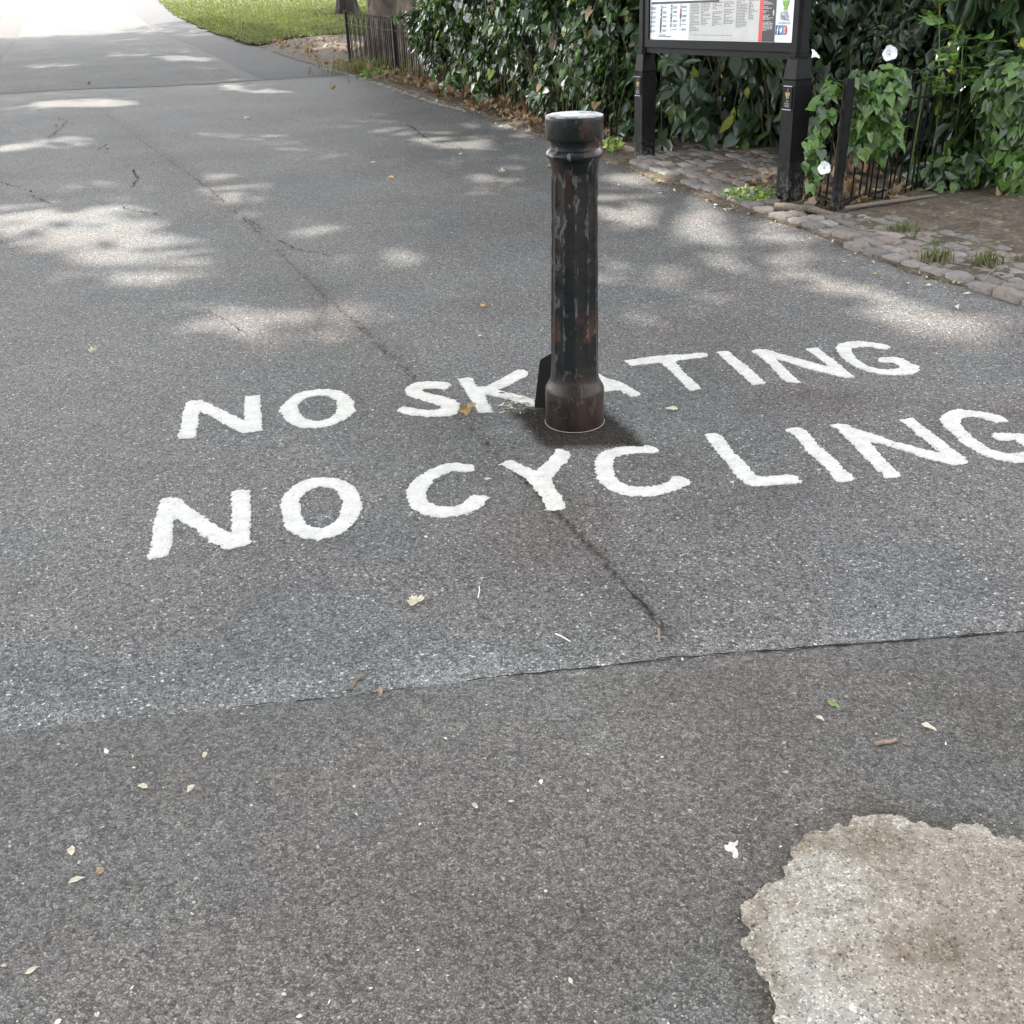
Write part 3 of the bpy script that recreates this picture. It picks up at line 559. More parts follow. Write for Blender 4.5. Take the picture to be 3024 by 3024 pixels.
# ------------------------------------------------------------------ painted letters
A_ = (.31056, 500, 1100); B_ = (.31056, 1100, 1050); C_ = (.31056, 1650, 950); D_ = (.31056, 2200, 950); E_ = (.20704, 2624, 1100); F_ = (.20704, 400, 1400)
LET = [
 ('N', 'the N of NO in the upper line NO SKATING', A_, [[(80,628),(105,540),(130,390),(165,290),(190,272),(310,265),(380,298),(500,355),(620,410),(718,462),(712,350),(722,232),(860,218),(872,240),(868,340),(878,420),(880,500),(886,552),(800,565),(735,575),(670,572),(600,535),(480,470),(380,410),(290,375),(275,470),(262,540),(250,605),(215,628),(130,632)]]),
 ('O', 'the O of NO in the upper line NO SKATING', A_, [[(1045,360),(1060,330),(1120,275),(1200,210),(1300,175),(1430,162),(1530,162),(1640,182),(1700,220),(1745,265),(1762,290),(1745,330),(1775,365),(1720,410),(1660,455),(1580,490),(1480,520),(1370,532),(1270,528),(1190,505),(1120,465),(1085,430),(1060,385)],[(1215,320),(1245,285),(1310,240),(1400,222),(1470,220),(1540,240),(1590,270),(1600,300),(1598,350),(1570,400),(1520,440),(1450,460),(1360,462),(1290,440),(1250,400),(1225,350)]]),
 ('O', 'the O of NO in the lower line NO CYCLING', A_, [[(1058,1270),(1068,1210),(1110,1150),(1180,1080),(1260,1035),(1360,1008),(1480,1000),(1590,1010),(1680,1035),(1760,1090),(1800,1150),(1830,1240),(1825,1310),(1790,1390),(1740,1450),(1660,1520),(1560,1565),(1450,1590),(1410,1605),(1360,1590),(1270,1580),(1180,1535),(1110,1490),(1085,1420),(1070,1340)],[(1240,1240),(1250,1190),(1290,1150),(1350,1110),(1420,1088),(1500,1090),(1580,1110),(1620,1160),(1645,1210),(1648,1290),(1620,1360),(1580,1410),(1520,1460),(1440,1482),(1370,1475),(1310,1450),(1270,1400),(1250,1310)]]),
 ('N', 'the N of NO in the lower line NO CYCLING', F_, [[(130,1150),(180,1145),(190,1100),(230,1090),(232,960),(245,800),(275,650),(310,540),(350,420),(335,390),(400,355),(540,340),(660,365),(690,405),(780,480),(900,560),(1040,650),(1120,715),(1240,775),(1370,845),(1370,700),(1375,550),(1360,420),(1375,245),(1500,225),(1620,230),(1645,290),(1640,460),(1650,640),(1640,800),(1615,920),(1690,960),(1640,1000),(1500,1040),(1400,1060),(1270,1078),(1190,1010),(1060,980),(1030,910),(930,870),(880,810),(800,750),(700,700),(640,650),(570,620),(555,680),(525,780),(530,930),(505,1050),(470,1150),(400,1190),(300,1205),(210,1215),(175,1190)]]),
 ('S', 'the S that begins the word SKATING', B_, [[(755,280),(720,262),(640,252),(540,248),(440,255),(370,275),(325,310),(312,365),(350,390),(420,410),(500,435),(580,455),(640,480),(660,500),(620,518),(540,522),(450,515),(370,498),(290,490),(240,515),(232,530),(280,550),(380,572),(480,582),(600,584),(690,580),(760,570),(810,545),(832,500),(825,460),(790,430),(730,405),(650,385),(570,368),(500,352),(478,335),(500,320),(580,318),(650,322),(690,328),(720,300)]]),
 ('K', 'the K of SKATING, left of the bollard', B_, [[(815,228),(860,215),(940,212),(965,245),(1000,300),(1080,295),(1150,260),(1250,210),(1330,160),(1380,135),(1440,140),(1478,160),(1470,190),(1420,220),(1340,260),(1260,300),(1200,330),(1250,345),(1320,360),(1400,380),(1480,400),(1535,425),(1545,490),(1490,485),(1400,450),(1320,425),(1230,405),(1140,385),(1060,370),(1090,430),(1120,480),(1145,540),(1080,545),(1015,552),(990,500),(950,450),(920,400),(880,340),(850,290)]]),
 ('C', 'the first C of CYCLING, left of the Y', B_, [[(975,1060),(950,1040),(860,1035),(790,1022),(700,1028),(620,1050),(540,1090),(450,1145),(380,1200),(335,1260),(325,1330),(340,1400),(380,1460),(460,1505),(560,1530),(660,1542),(780,1530),(890,1505),(980,1470),(1050,1430),(1080,1380),(1105,1350),(1080,1335),(960,1328),(920,1345),(880,1390),(820,1420),(760,1440),(680,1440),(600,1425),(550,1400),(520,1370),(510,1300),(540,1240),(590,1180),(660,1135),(760,1100),(840,1105),(920,1110),(960,1095)]]),
 ('Y', 'the Y of CYCLING, just in front of the bollard', B_, [[(1200,1040),(1265,1005),(1330,995),(1400,1030),(1480,1070),(1560,1098),(1600,1060),(1680,990),(1720,940),(1740,890),(1820,900),(1870,915),(1885,960),(1850,1010),(1790,1060),(1750,1110),(1700,1160),(1710,1220),(1760,1300),(1810,1360),(1840,1430),(1820,1465),(1720,1475),(1655,1465),(1640,1410),(1600,1340),(1550,1280),(1500,1220),(1440,1160),(1360,1115),(1290,1080),(1260,1050)]]),
 ('C', 'the second C of CYCLING, between Y and L', C_, [[(958,1235),(930,1200),(850,1180),(760,1190),(650,1190),(540,1200),(440,1230),(375,1260),(350,1320),(345,1400),(365,1480),(410,1550),(490,1600),(580,1640),(700,1660),(840,1662),(960,1650),(1060,1620),(1150,1590),(1240,1550),(1255,1525),(1210,1490),(1130,1465),(1060,1475),(1045,1520),(980,1550),(880,1570),(760,1570),(660,1560),(590,1530),(540,1480),(515,1400),(510,1340),(540,1290),(620,1265),(740,1250),(850,1250),(920,1250)]]),
 ('L', 'the L of CYCLING', C_, [[(1375,1072),(1400,1065),(1520,1062),(1560,1100),(1610,1170),(1660,1240),(1740,1310),(1800,1370),(1850,1440),(1871,1470),(1951,1475),(2051,1470),(2171,1452),(2271,1470),(2316,1530),(2221,1545),(2121,1550),(1971,1560),(1841,1565),(1771,1545),(1700,1480),(1640,1400),(1590,1330),(1520,1260),(1460,1180),(1400,1100)]]),
 ('A', 'the A of SKATING, mostly hidden behind the bollard', C_, [[(220,440),(330,455),(388,500),(440,530),(540,560),(620,590),(700,640),(785,690),(740,715),(680,712),(620,680),(570,655),(437,662),(330,668),(240,680),(200,745),(110,755),(60,750),(100,680),(150,560)],[(270,615),(390,600),(300,535)]]),
 ('T', 'the T of SKATING, right of the bollard', C_, [[(625,372),(750,355),(900,330),(1050,318),(1200,312),(1380,298),(1415,310),(1425,330),(1300,350),(1110,370),(1130,410),(1180,470),(1240,530),(1300,580),(1355,642),(1240,658),(1210,625),(1150,560),(1080,490),(1030,440),(960,390),(850,402),(690,420)]]),
 ('I', 'the I of SKATING in the upper line', C_, [[(1500,290),(1620,280),(1650,320),(1720,370),(1771,405),(1831,460),(1901,520),(1971,590),(1851,605),(1821,580),(1780,545),(1700,470),(1620,400),(1560,340)]]),
 ('N', 'the N of SKATING in the upper line', D_, [[(50,275),(130,262),(230,270),(310,300),(420,330),(560,365),(700,405),(800,432),(760,395),(700,350),(640,300),(575,258),(700,250),(740,290),(850,370),(940,440),(1050,530),(960,537),(880,520),(800,495),(720,480),(600,450),(480,410),(380,380),(285,350),(340,400),(400,460),(460,520),(530,580),(400,578),(350,540),(270,450),(200,380),(130,320)]]),
 ('G', 'the G that ends SKATING in the upper line', D_, [[(1380,245),(1355,225),(1280,210),(1180,195),(1080,185),(980,195),(900,212),(862,250),(880,290),(930,350),(1000,400),(1090,450),(1180,480),(1290,500),(1400,510),(1500,510),(1590,500),(1640,480),(1662,450),(1640,415),(1600,410),(1550,380),(1500,350),(1400,340),(1280,342),(1255,370),(1300,388),(1400,388),(1440,400),(1470,440),(1420,452),(1300,455),(1200,435),(1120,400),(1050,340),(1010,290),(1020,255),(1100,240),(1200,240),(1290,265),(1350,265)]]),
 ('I', 'the I of CYCLING in the lower line', D_, [[(375,1030),(430,1015),(530,1005),(580,1040),(640,1100),(700,1180),(800,1260),(880,1330),(930,1400),(1000,1450),(1035,1490),(1030,1520),(950,1528),(870,1520),(820,1460),(760,1380),(680,1310),(580,1230),(530,1150),(470,1080)]]),
 ('N', 'the N of CYCLING with a cracked foot', D_, [[(812,988),(880,975),(960,978),(1050,1020),(1150,1045),(1280,1090),(1400,1140),(1540,1170),(1680,1210),(1790,1238),(1879,1250),(1805,1216),(1739,1156),(1645,1083),(1565,1010),(1492,956),(1462,936),(1592,916),(1632,950),(1712,1010),(1799,1076),(1899,1150),(1965,1203),(2025,1246),(2099,1296),(2115,1343),(2065,1363),(1985,1366),(1899,1343),(1792,1323),(1699,1293),(1632,1273),(1560,1240),(1470,1215),(1350,1180),(1280,1160),(1180,1145),(1230,1200),(1300,1280),(1380,1360),(1450,1430),(1478,1470),(1420,1485),(1320,1485),(1310,1440),(1240,1410),(1200,1350),(1120,1270),(1050,1200),(980,1130),(900,1050),(870,1020)]]),
 ('G', 'the G that ends CYCLING, cut by the picture edge', E_, [[(1700,700),(1680,670),(1600,625),(1450,590),(1300,560),(1200,545),(1080,535),(980,525),(880,550),(780,600),(740,670),(760,730),(830,810),(930,890),(1040,1000),(1180,1090),(1320,1170),(1440,1215),(1600,1260),(1800,1290),(1932,1285),(2100,1260),(2200,1190),(2180,1060),(2060,960),(1980,880),(1850,868),(1640,868),(1500,865),(1475,900),(1490,940),(1560,975),(1700,975),(1820,970),(1900,1030),(1960,1080),(1940,1130),(1850,1155),(1700,1160),(1560,1130),(1450,1100),(1380,1050),(1260,980),(1160,890),(1080,820),(1030,740),(1020,690),(1090,640),(1200,630),(1330,650),(1440,690),(1530,715),(1640,705)]]),
]
for i, (chh, lab, (s, ox, oy), rings) in enumerate(LET):
    rg = [GP(r, s, ox, oy) for r in rings]
    def lh(x, y, f, i=i):
        e = np.clip(-f / .010, 0, 1); e = e * (2 - e)
        return .0012 + e * (.0028 + .0040 * fbm(x * 26, y * 26, 31 + i) + .0026 * fbm(x * 110, y * 110, 7)) 
    me = sdf_mesh('painted_letter', rg, .0035, lh, namp=.0085, nsc=105, seed=50 + i, base=-.002)
    tag(link('painted_letter', me, m_paint), 'white painted letter, ' + lab, 'letter', 'white letters painted on the path')

# ------------------------------------------------------------------ bollard
bc = G(1697, 1245); bx, by = bc[0], bc[1]
br = empty('bollard', (bx, by, 0), 'black cast iron bollard with peeling paint standing between the painted words', 'bollard')
NF = 12
def ridge(a):
    q = (a * NF / (2 * PI)) % 1.0; q = min(q, 1 - q) * 2 * PI / NF; return math.exp(-(q / .052) ** 2)
def flute(r, z, a):
    wz = min(1, max(0, (z - .17) / .14)) * (1 if z < .815 else max(0, (.842 - z) / .027))
    lump = .0010 * (vn(a * 3.0, z * 14, 5) - .5) + .0006 * (vn(a * 20, z * 60, 6) - .5)
    return r - .0065 * wz * (1 - ridge(a)) * (.55 + .45 * abs(math.sin(a * NF / 2))) + (lump if z > .0 else 0)
prof = [(.1005, -.05), (.1015, .0), (.102, .004), (.1012, .05), (.1010, .10), (.1008, .126), (.0995, .133), (.094, .143), (.0862, .158), (.0830, .168), (.0815, .18)]
prof += [(.0808 - .0088 * t, .19 + .655 * t) for t in np.linspace(0, 1, 46)] + [(.0722, .850), (.0735, .853), (.0735, .872), (.0755, .876), (.078, .884)]
bodymb = MB(); bodymb.lathe(prof, 240, fl=flute); sh = bodymb.build('shaft', m_boll, br, ang=50)
def arris(o):
    me = o.data; co = np.zeros(len(me.vertices) * 3, np.float32); me.vertices.foreach_get('co', co); co = co.reshape(-1, 3)
    th = np.arctan2(co[:, 1], co[:, 0]); q_ = (th * NF / (2 * PI)) % 1.0; q_ = np.minimum(q_, 1 - q_) * 2 * PI / NF
    v = np.exp(-(q_ / .07) ** 2) * ((co[:, 2] > .17) & (co[:, 2] < .85)); at = me.attributes.new('arris', 'FLOAT', 'POINT'); at.data.foreach_set('value', v.astype(np.float32))
    k_ = np.floor(th * NF / (2 * PI)).astype(int) % NF; at = me.attributes.new('stripe', 'FLOAT', 'POINT'); at.data.foreach_set('value', (hsh(k_, k_ * 0 + 3, 2) * ((co[:, 2] > .17) & (co[:, 2] < .85))).astype(np.float32))
arris(sh)
cm = MB()
tor = [(.0780, .8842)] + [(.0785 + .0105 * math.sin(PI * t) , .8845 + .031 * t) for t in np.linspace(0, 1, 12)] + [(.076, .917), (.075, .922), (.075, .936), (.077, .941), (.0865, .9435), (.0885, .947), (.0893, .952), (.0893, 1.003), (.0888, 1.0085), (.0870, 1.0115), (.083, 1.0128), (.05, 1.0155), (.02, 1.0165), (.003, 1.017)]
cm.lathe(tor, 96); cm.build('cap', m_boll, br, ang=40)
rm = MB(); rm.lathe([(.1034 + .0013 * math.cos(a), .004 + .0013 * math.sin(a)) for a in np.linspace(0, 2 * PI, 9)], 96, cap=False); rm.build('base_rim', m_rim, br, True)
# oval maker's plate cast on the foot, facing front-left
pm = MB(); ac = math.radians(-128)
def onb(u, v, h): # u across (m), v up (m) on base cylinder
    a = ac + u / .1015; r = .1012 + h; return (r * math.cos(a), r * math.sin(a), .078 + v)
nn = 40; tilt = math.radians(-24)
def oval(t, k):
    u = .043 * k * math.cos(t); v = .026 * k * math.sin(t); return u * math.cos(tilt) - v * math.sin(tilt), u * math.sin(tilt) + v * math.cos(tilt)
rings_ = [(1.0, .0004), (.98, .0050), (.91, .0050), (.87, .0015), (.4, .0018), (.02, .0018)]
vs = []
for k, h in rings_:
    for j in range(nn): u, v = oval(2 * PI * j / nn, k); vs.append(onb(u, v, h))
pm.add(vs, [(i * nn + j, i * nn + (j + 1) % nn, (i + 1) * nn + (j + 1) % nn, (i + 1) * nn + j) for i in range(len(rings_) - 1) for j in range(nn)])
for r_, (z0, n0) in enumerate([(.010, 7), (0, 9), (-.010, 7)]):
    for k in range(n0):
        u0 = (k - (n0 - 1) / 2) * .0062; P = []
        for (du, dv) in ((-.002, -.0032), (.002, -.0032), (.002, .0032), (-.002, .0032)):
            u, v = u0 + du, z0 + dv; P.append(onb(u * math.cos(tilt) - v * math.sin(tilt), u * math.sin(tilt) + v * math.cos(tilt), .0026))
        P2 = [tuple(np.array(p) * [.985, .985, 1]) for p in P]; pm.add(P + P2, [(0, 1, 2, 3), (4, 7, 6, 5), (0, 4, 5, 1), (1, 5, 6, 2), (2, 6, 7, 3), (3, 7, 4, 0)] if k % 3 != 1 else [(0, 1, 2)])
pm.build('oval_plaque', m_boll, br)
# flat steel plate behind
a0 = G(1577, 1202)[:2]; dirp = np.array([bx + .02, by + .10]) - a0; dirp /= np.linalg.norm(dirp); nrp = np.array([-dirp[1], dirp[0]])
def pz(px, py):
    d = ray(px, py); n = nrp; t = (a0 - CP[:2]) @ n / (d[:2] @ n); P = CP + d * t; return float((P[:2] - a0) @ dirp), float(P[2])
out = [(0, -.02), pz(1580, 1190), pz(1594, 1070), pz(1598, 1060), pz(1627, 1043), pz(1700, 1030), (pz(1700, 1030)[0], -.02)]
pl = MB(); n = len(out); vv = []
for sgn in (-1, 1):
    for u, z in out: p = a0 + dirp * u + nrp * sgn * .004; vv.append((p[0] - bx, p[1] - by, z))
pl.add(vv, [tuple(range(n)), tuple(range(n, 2 * n))[::-1]] + [(i, n + i, n + (i + 1) % n, (i + 1) % n) for i in range(n)])
pl.build('back_plate', m_plate, br)

# ------------------------------------------------------------------ sign
Lb = G(1903, 471)[:2]; Rb = G(2328, 602)[:2]
su = Rb - Lb; SW = float(np.linalg.norm(su)); su = su / SW; sn = np.array([su[1], -su[0]])          # sn points to the path side
if sn @ (-Lb) < 0: sn = -sn
TILT = math.radians(2.3)
ex = np.array([su[0] * math.cos(TILT), su[1] * math.cos(TILT), math.sin(TILT)]); ez = np.array([-su[0] * math.sin(TILT), -su[1] * math.sin(TILT), math.cos(TILT)]); en = np.array([sn[0], sn[1], 0.])
SO = np.array([Lb[0], Lb[1], 0.])
sg = bpy.data.objects.new('park_sign', None); COL.objects.link(sg)
# local frame: x along sign, y away from viewer (=-en), z up
ey = -en
if np.dot(np.cross(ex, ey), ez) < 0: raise Exception('hand')
sg.matrix_world = Matrix(((ex[0], ey[0], ez[0], SO[0]), (ex[1], ey[1], ez[1], SO[1]), (ex[2], ey[2], ez[2], SO[2]), (0, 0, 0, 1)))
tag(sg, 'black framed park information board on two black square based posts', 'sign')
PF = -.035   # local y of the printed face
def S(px, py):
    d = ray(px, py); o = SO + ey * PF; t = ((o - CP) @ ey) / (d @ ey); P = CP + d * t - SO; return float(P @ ex), float(P @ ez)
pts_ = [S(1921, 0), S(1919, 123), S(2343, 118), S(2351, 0)]
zb = (pts_[1][1] + pts_[2][1]) / 2; xl = pts_[1][0]; xr = pts_[2][0]; ztop = zb + .95
print('SIGN', SW, pts_, zb, xl, xr)
def post(x0, hp, a=.118):
    mb = MB()
    sq = lambda h, k, z: [(x0 - h, -k, z), (x0 + h, -k, z), (x0 + h, k, z), (x0 - h, k, z)]
    h = a / 2; levels = [(h * 1.03, -.2), (h, 0.02), (h * .985, hp - .01), (h * 1.03, hp), (.046, hp + .115), (.046, hp + .12)]
    V_ = []
    for r, z in levels: V_ += sq(r, r, z)
    mb.add(V_, [(i * 4 + k, i * 4 + (k + 1) % 4, (i + 1) * 4 + (k + 1) % 4, (i + 1) * 4 + k) for i in range(len(levels) - 1) for k in range(4)] + [(20, 21, 22, 23)])
    mb.build('plinth', m_ironw, sg)
    mb = MB(); mb.box((x0, 0, hp + .128), (.112, .112, .014), ch=.02); mb.box((x0, 0, hp + .1425), (.098, .098, .012), ch=.02); mb.build('collar', m_iron, sg)
    mb = MB(); mb.box((x0, 0, (hp + .13 + 2.1) / 2), (.086, .086, 2.1 - hp - .13), ch=.018); mb.build('shaft', m_iron, sg)
    mb = MB(); mb.box((x0, 0, zb - .045), (.1, .1, .008), ch=.02); mb.box((x0, 0, zb - .085), (.1, .1, .008), ch=.02); mb.build('clamp_band', m_iron, sg)
hL = .64; hR = .66
post(0, hL); post(SW, hR)
# frame
fr = MB(); fw = .05
fr.box(((xl + xr) / 2, -.01, zb - fw / 2), (xr - xl + 2 * fw, .075, fw)); fr.box(((xl + xr) / 2, 0, zb - fw - .022), (xr - xl + 2 * fw + .02, .05, .04))
fr.box((xl - fw / 2, -.01, (zb + ztop) / 2), (fw, .075, ztop - zb)); fr.box((xr + fw / 2, -.01, (zb + ztop) / 2), (fw, .075, ztop - zb)); fr.box(((xl + xr) / 2, -.01, ztop + fw / 2), (xr - xl + 2 * fw, .075, fw))
fr.box(((xl + fw * -1 + .03) / 2 + .01, 0, zb + .1), (max(.02, xl - fw - .03), .03, .05)); fr.build('frame', m_iron, sg)
pa = MB(); pa.box(((xl + xr) / 2, PF / 2 + .015, (zb + ztop) / 2), (xr - xl, -PF + .03 - .003, ztop - zb)); panel = pa.build('panel', m_pwhite, sg)
lay = [0]
def flat(name, quads, mat, z=None, parent=None):
    """quads: list of polygons in local (x,z)"""
    lay[0] += 1; yy = PF - .0015 - (z if z is not None else 0)
    mb = MB()
    for qd in quads: mb.add([(x, yy, zz) for x, zz in qd], [tuple(range(len(qd)))])
    return mb.build(name, mat, parent or panel)
def rc(x0, z0, x1, z1): return [(x0, z0), (x1, z0), (x1, z1), (x0, z1)]
# field boundaries traced at the bottom edge
bxs = [S(px, 119)[0] for px in (2033, 2239, 2250, 2286)]
zt = S(2150, -2)[1]            # level of the black rule
flat('grey_field', [rc(bxs[0], zb + .004, bxs[1], zt)], m_pgrey)
flat('red_strip', [rc(bxs[1], zb + .002, bxs[2], ztop - .01)], m_pred)
flat('black_strip', [rc(bxs[2], zb + .002, bxs[3], ztop - .01)], m_pblack)
flat('rule', [rc(xl + .02, S(1926, 10)[1] - .006, bxs[0] + (bxs[1] - bxs[0]) * .45, S(1926, 10)[1] + .008)], m_ink, .0008)
flat('map_field', [rc(xl + .01, zt + .05, bxs[1] - .005, ztop - .01)], simple('map_tint', (.62, .66, .62), .4, .4, .05), .0002)
flat('map_lines', [[(x, z), (x + .06, z + .05), (x + .062, z + .047), (x + .002, z - .003)] for x in np.arange(xl + .05, bxs[1] - .1, .09) for z in np.arange(zt + .06, ztop - .1, .12)], m_inkl, .001)
def lines(name, px0, py0, widths, dpy, h, mat, sx=1.0, z=.001, par=None):
    qs = []; x0, z0 = S(px0, py0); ppx = S(px0 + 10, py0)[0] - x0; ppx /= 10; dz = (S(px0, py0 + 10)[1] - z0) / 10
    for k, wv in enumerate(widths):
        if wv <= 0: continue
        zz = z0 + dz * dpy * k; L = wv * ppx; x = x0; r = random.Random(k * 7 + int(px0))
        while x < x0 + L - .004:       # broken into word-like dashes
            wl = min(r.uniform(.012, .034), x0 + L - x); qs.append(rc(x, zz - h / 2, x + wl, zz + h / 2)); x += wl + .005
    return flat(name, qs, mat, z, par)
q4 = .1294
def cp7(x, y): return 1900 + x * q4, y * q4
def cp8(x, y): return 2150 + x * q4, y * q4
hh = .0052
cols = [(cp7(1080, 100), [23, 27, 27, 25, 27, 27, 27, 11, 26, 26, 14, 27, 27, 27, 10, 18, 27, 26, 4]), (cp7(1330, 78), [27, 26, 26, 25, 23, 22, 8, 27, 28, 7, 28, 17, 16, 21, 13]),
        (cp7(1590, 60), [29, 13, 27, 10, 14, 0, 30, 27, 10, 24, 27, 28, 16, 20, 29, 7]), (cp7(1855, 45), [28, 30, 16, 24, 0, 30, 20, 27, 16, 8, 27, 16, 30, 28, 28]),
        (cp8(205, 25), [24, 15, 32, 33, 31, 34, 29, 32, 25, 26, 28, 25, 27, 28, 33, 32, 30, 17]), (cp8(490, 10), [30, 7, 9, 13, 13, 8, 16, 27, 11, 10, 16, 14, 18])]
for (c0, wds) in cols: lines('text_column', c0[0], c0[1], wds, 4.55, hh, m_inkg)
lines('footer_line', *cp7(1060, 795), [118], 4, .004, m_inkg)
lines('small_print', *cp8(830, 30), [10, 22, 27, 0, 14, 23, 0, 15, 7, 0, 18, 16, 30, 20, 0, 26, 30, 29, 28, 29, 28, 12], 4.1, .0042, m_inkl)
bell = [(2284.0 + .5 * 0, 0)]
lx, lz = S(*cp8(1048, 290)); flat('white_badge', [[(lx + .008 * math.cos(a), lz + .017 * math.sin(a)) for a in np.linspace(0, 2 * PI, 12)[:-1]]], m_inkl, .001)
# legend icons
colsx = [(190, m_pink), (400, m_ink), (640, m_ink), (850, m_inkl)]
icm = {0: [m_inkg, m_pink, m_inkg, m_blue2, m_blue2, m_pink], 1: [m_blue2, m_ink, m_ink, m_ink, m_ink, m_ink], 2: [m_ink, m_inkg, m_ink, m_inkg, m_inkg, m_inkl], 3: [m_inkl, m_pink, m_ink, m_inkl, m_inkl, m_inkl]}
groups = {}
for ci, xx in enumerate((200, 415, 645, 860)):
    for r in range(6):
        cx, cy = cp7(xx - r * 5, 190 + r * 103 - ci * 12); x, z = S(cx, cy); dx = .0085 if (ci, r) not in ((3, 0), (3, 3), (3, 5), (2, 5)) else .006; dz = .0150 if not (ci in (2, 3) and r == 5) else .005
        if ci == 0 or (ci == 2 and r in (1, 3, 4)) or (ci == 3 and r == 4): poly = [(x + dx * math.cos(a), z + dz * .85 * math.sin(a)) for a in np.linspace(0, 2 * PI, 11)[:-1]]
        else: poly = rc(x - dx, z - dz, x + dx, z + dz)
        groups.setdefault(icm[ci][r].name, [icm[ci][r], []])[1].append(poly)
for nm, (mt, qs) in groups.items(): flat('legend_icons', qs, mt, .001)
flat('icon_marks', [rc(x - .004, z - .006, x + .004, z + .005) for ci, xx in ((1, 415), (2, 645)) for r in (0, 1, 2) for x, z in [S(*cp7(xx - r * 5, 190 + r * 103 - ci * 12))]], m_white, .0018)
for ci, xx, ww_ in ((0, 230, 9), (1, 455, 12), (2, 690, 12), (3, 895, 13)):
    for r in range(6): lines('legend_text', *cp7(xx - r * 4, 180 + r * 103 - ci * 12), [ww_, ww_ * .8 if (r + ci) % 3 != 1 else 0], 3.6, .0055, m_inkg)
lines('scale_text', *cp7(345, 795), [22], 4, .006, m_inkg); x, z = S(*cp7(345, 828)); x2, _ = S(*cp7(632, 825)); flat('scale_bar', [rc(x, z - .003, x2, z + .003)], m_inkg, .001)
# logo: leafy crown emblem
lx, lz = S(*cp8(1322, 100)); lg_ = []
def ell(cx, cz, rx, rz, rot=0, n=14): return [(cx + rx * math.cos(a) * math.cos(rot) - rz * math.sin(a) * math.sin(rot), cz + rx * math.cos(a) * math.sin(rot) + rz * math.sin(a) * math.cos(rot)) for a in np.linspace(0, 2 * PI, n + 1)[:-1]]
for (dx, dz, rx, rz, ro) in [(-.019, .006, .0095, .021, .45), (.019, .006, .0095, .021, -.45), (-.008, .004, .0065, .020, .12), (.008, .004, .0065, .020, -.12), (0, .036, .003, .016, 0), (-.011, -.022, .008, .007, .5), (.011, -.022, .008, .007, -.5), (0, -.020, .004, .008, 0)]:
    lg_.append(ell(lx + dx, lz + dz, rx, rz, ro))
flat('crown_emblem', lg_, m_logo, .001)
def text(s_, x, z, size, mat, parent, yy, width=None, name='lettering', xs=1.0):
    cu = bpy.data.curves.new('t', 'FONT'); cu.body = s_; cu.size = size; cu.align_x = 'CENTER'; cu.align_y = 'CENTER'; cu.resolution_u = 3
    to = bpy.data.objects.new('t', cu); COL.objects.link(to); bpy.context.view_layer.update()
    me = bpy.data.meshes.new_from_object(to.evaluated_get(bpy.context.evaluated_depsgraph_get())); bpy.data.objects.remove(to); me.materials.clear()
    co = np.zeros(len(me.vertices) * 3); me.vertices.foreach_get('co', co); co = co.reshape(-1, 3)
    wd = co[:, 0].max() - co[:, 0].min(); k = (width / wd) if width else xs
    cx = (co[:, 0].max() + co[:, 0].min()) / 2; cz = (co[:, 1].max() + co[:, 1].min()) / 2
    new = np.stack([x + (co[:, 0] - cx) * k, np.full(len(co), yy), z + co[:, 1] - cz], 1); me.vertices.foreach_set('co', new.ravel()); me.update()
    return link(name, me, mat, parent)
TY = PF - .0026
xw = lambda a, b, y: abs(S(*cp8(b, y))[0] - S(*cp8(a, y))[0])
x, z = S(*cp8(1310, 243)); text('THE', x, z, .020, m_inkg, panel, TY, xw(1275, 1345, 243))
x, z = S(*cp8(1300, 322)); text('ROYAL', x, z, .040, m_ink, panel, TY, xw(1208, 1395, 322))
x, z = S(*cp8(1295, 415)); text('PARKS', x, z, .040, m_ink, panel, TY, xw(1200, 1390, 415))
x, z = S(*cp8(1285, 525)); text('www.royalparks.org.uk', x, z, .020, m_ink, panel, TY, xw(1140, 1430, 525))
for k, (cx, mt) in enumerate(((1135, m_blue1), (1215, m_blue2), (1296, m_pink))):
    x, z = S(*cp8(cx, 685)); flat('social_icon', [rc(x - .021, z - .026, x + .021, z + .026)] if k < 2 else [ell(x, z, .021, .027)], mt, .001)
    if k == 0: text('f', x + .003, z - .003, .062, m_white, panel, TY)
    if k == 1: flat('bird_mark', [[(x - .013, z + .010), (x - .004, z + .003), (x + .002, z + .012), (x + .009, z + .013), (x + .014, z + .008), (x + .009, z - .006), (x + .001, z - .014), (x - .011, z - .013), (x - .006, z - .008), (x - .012, z - .002)]], m_white, .002)
    if k == 2:
        qs = []
        for a in range(16):
            a0_, a1_ = 2 * PI * a / 16, 2 * PI * (a + 1) / 16; f_ = lambda r, t: (x + r * math.cos(t), z + r * 1.2 * math.sin(t)); qs.append([f_(.0125, a0_), f_(.0125, a1_), f_(.0105, a1_), f_(.0105, a0_)]); qs.append([f_(.0062, a0_), f_(.0062, a1_), f_(.0045, a1_), f_(.0045, a0_)])
        flat('camera_mark', qs, m_white, .002)
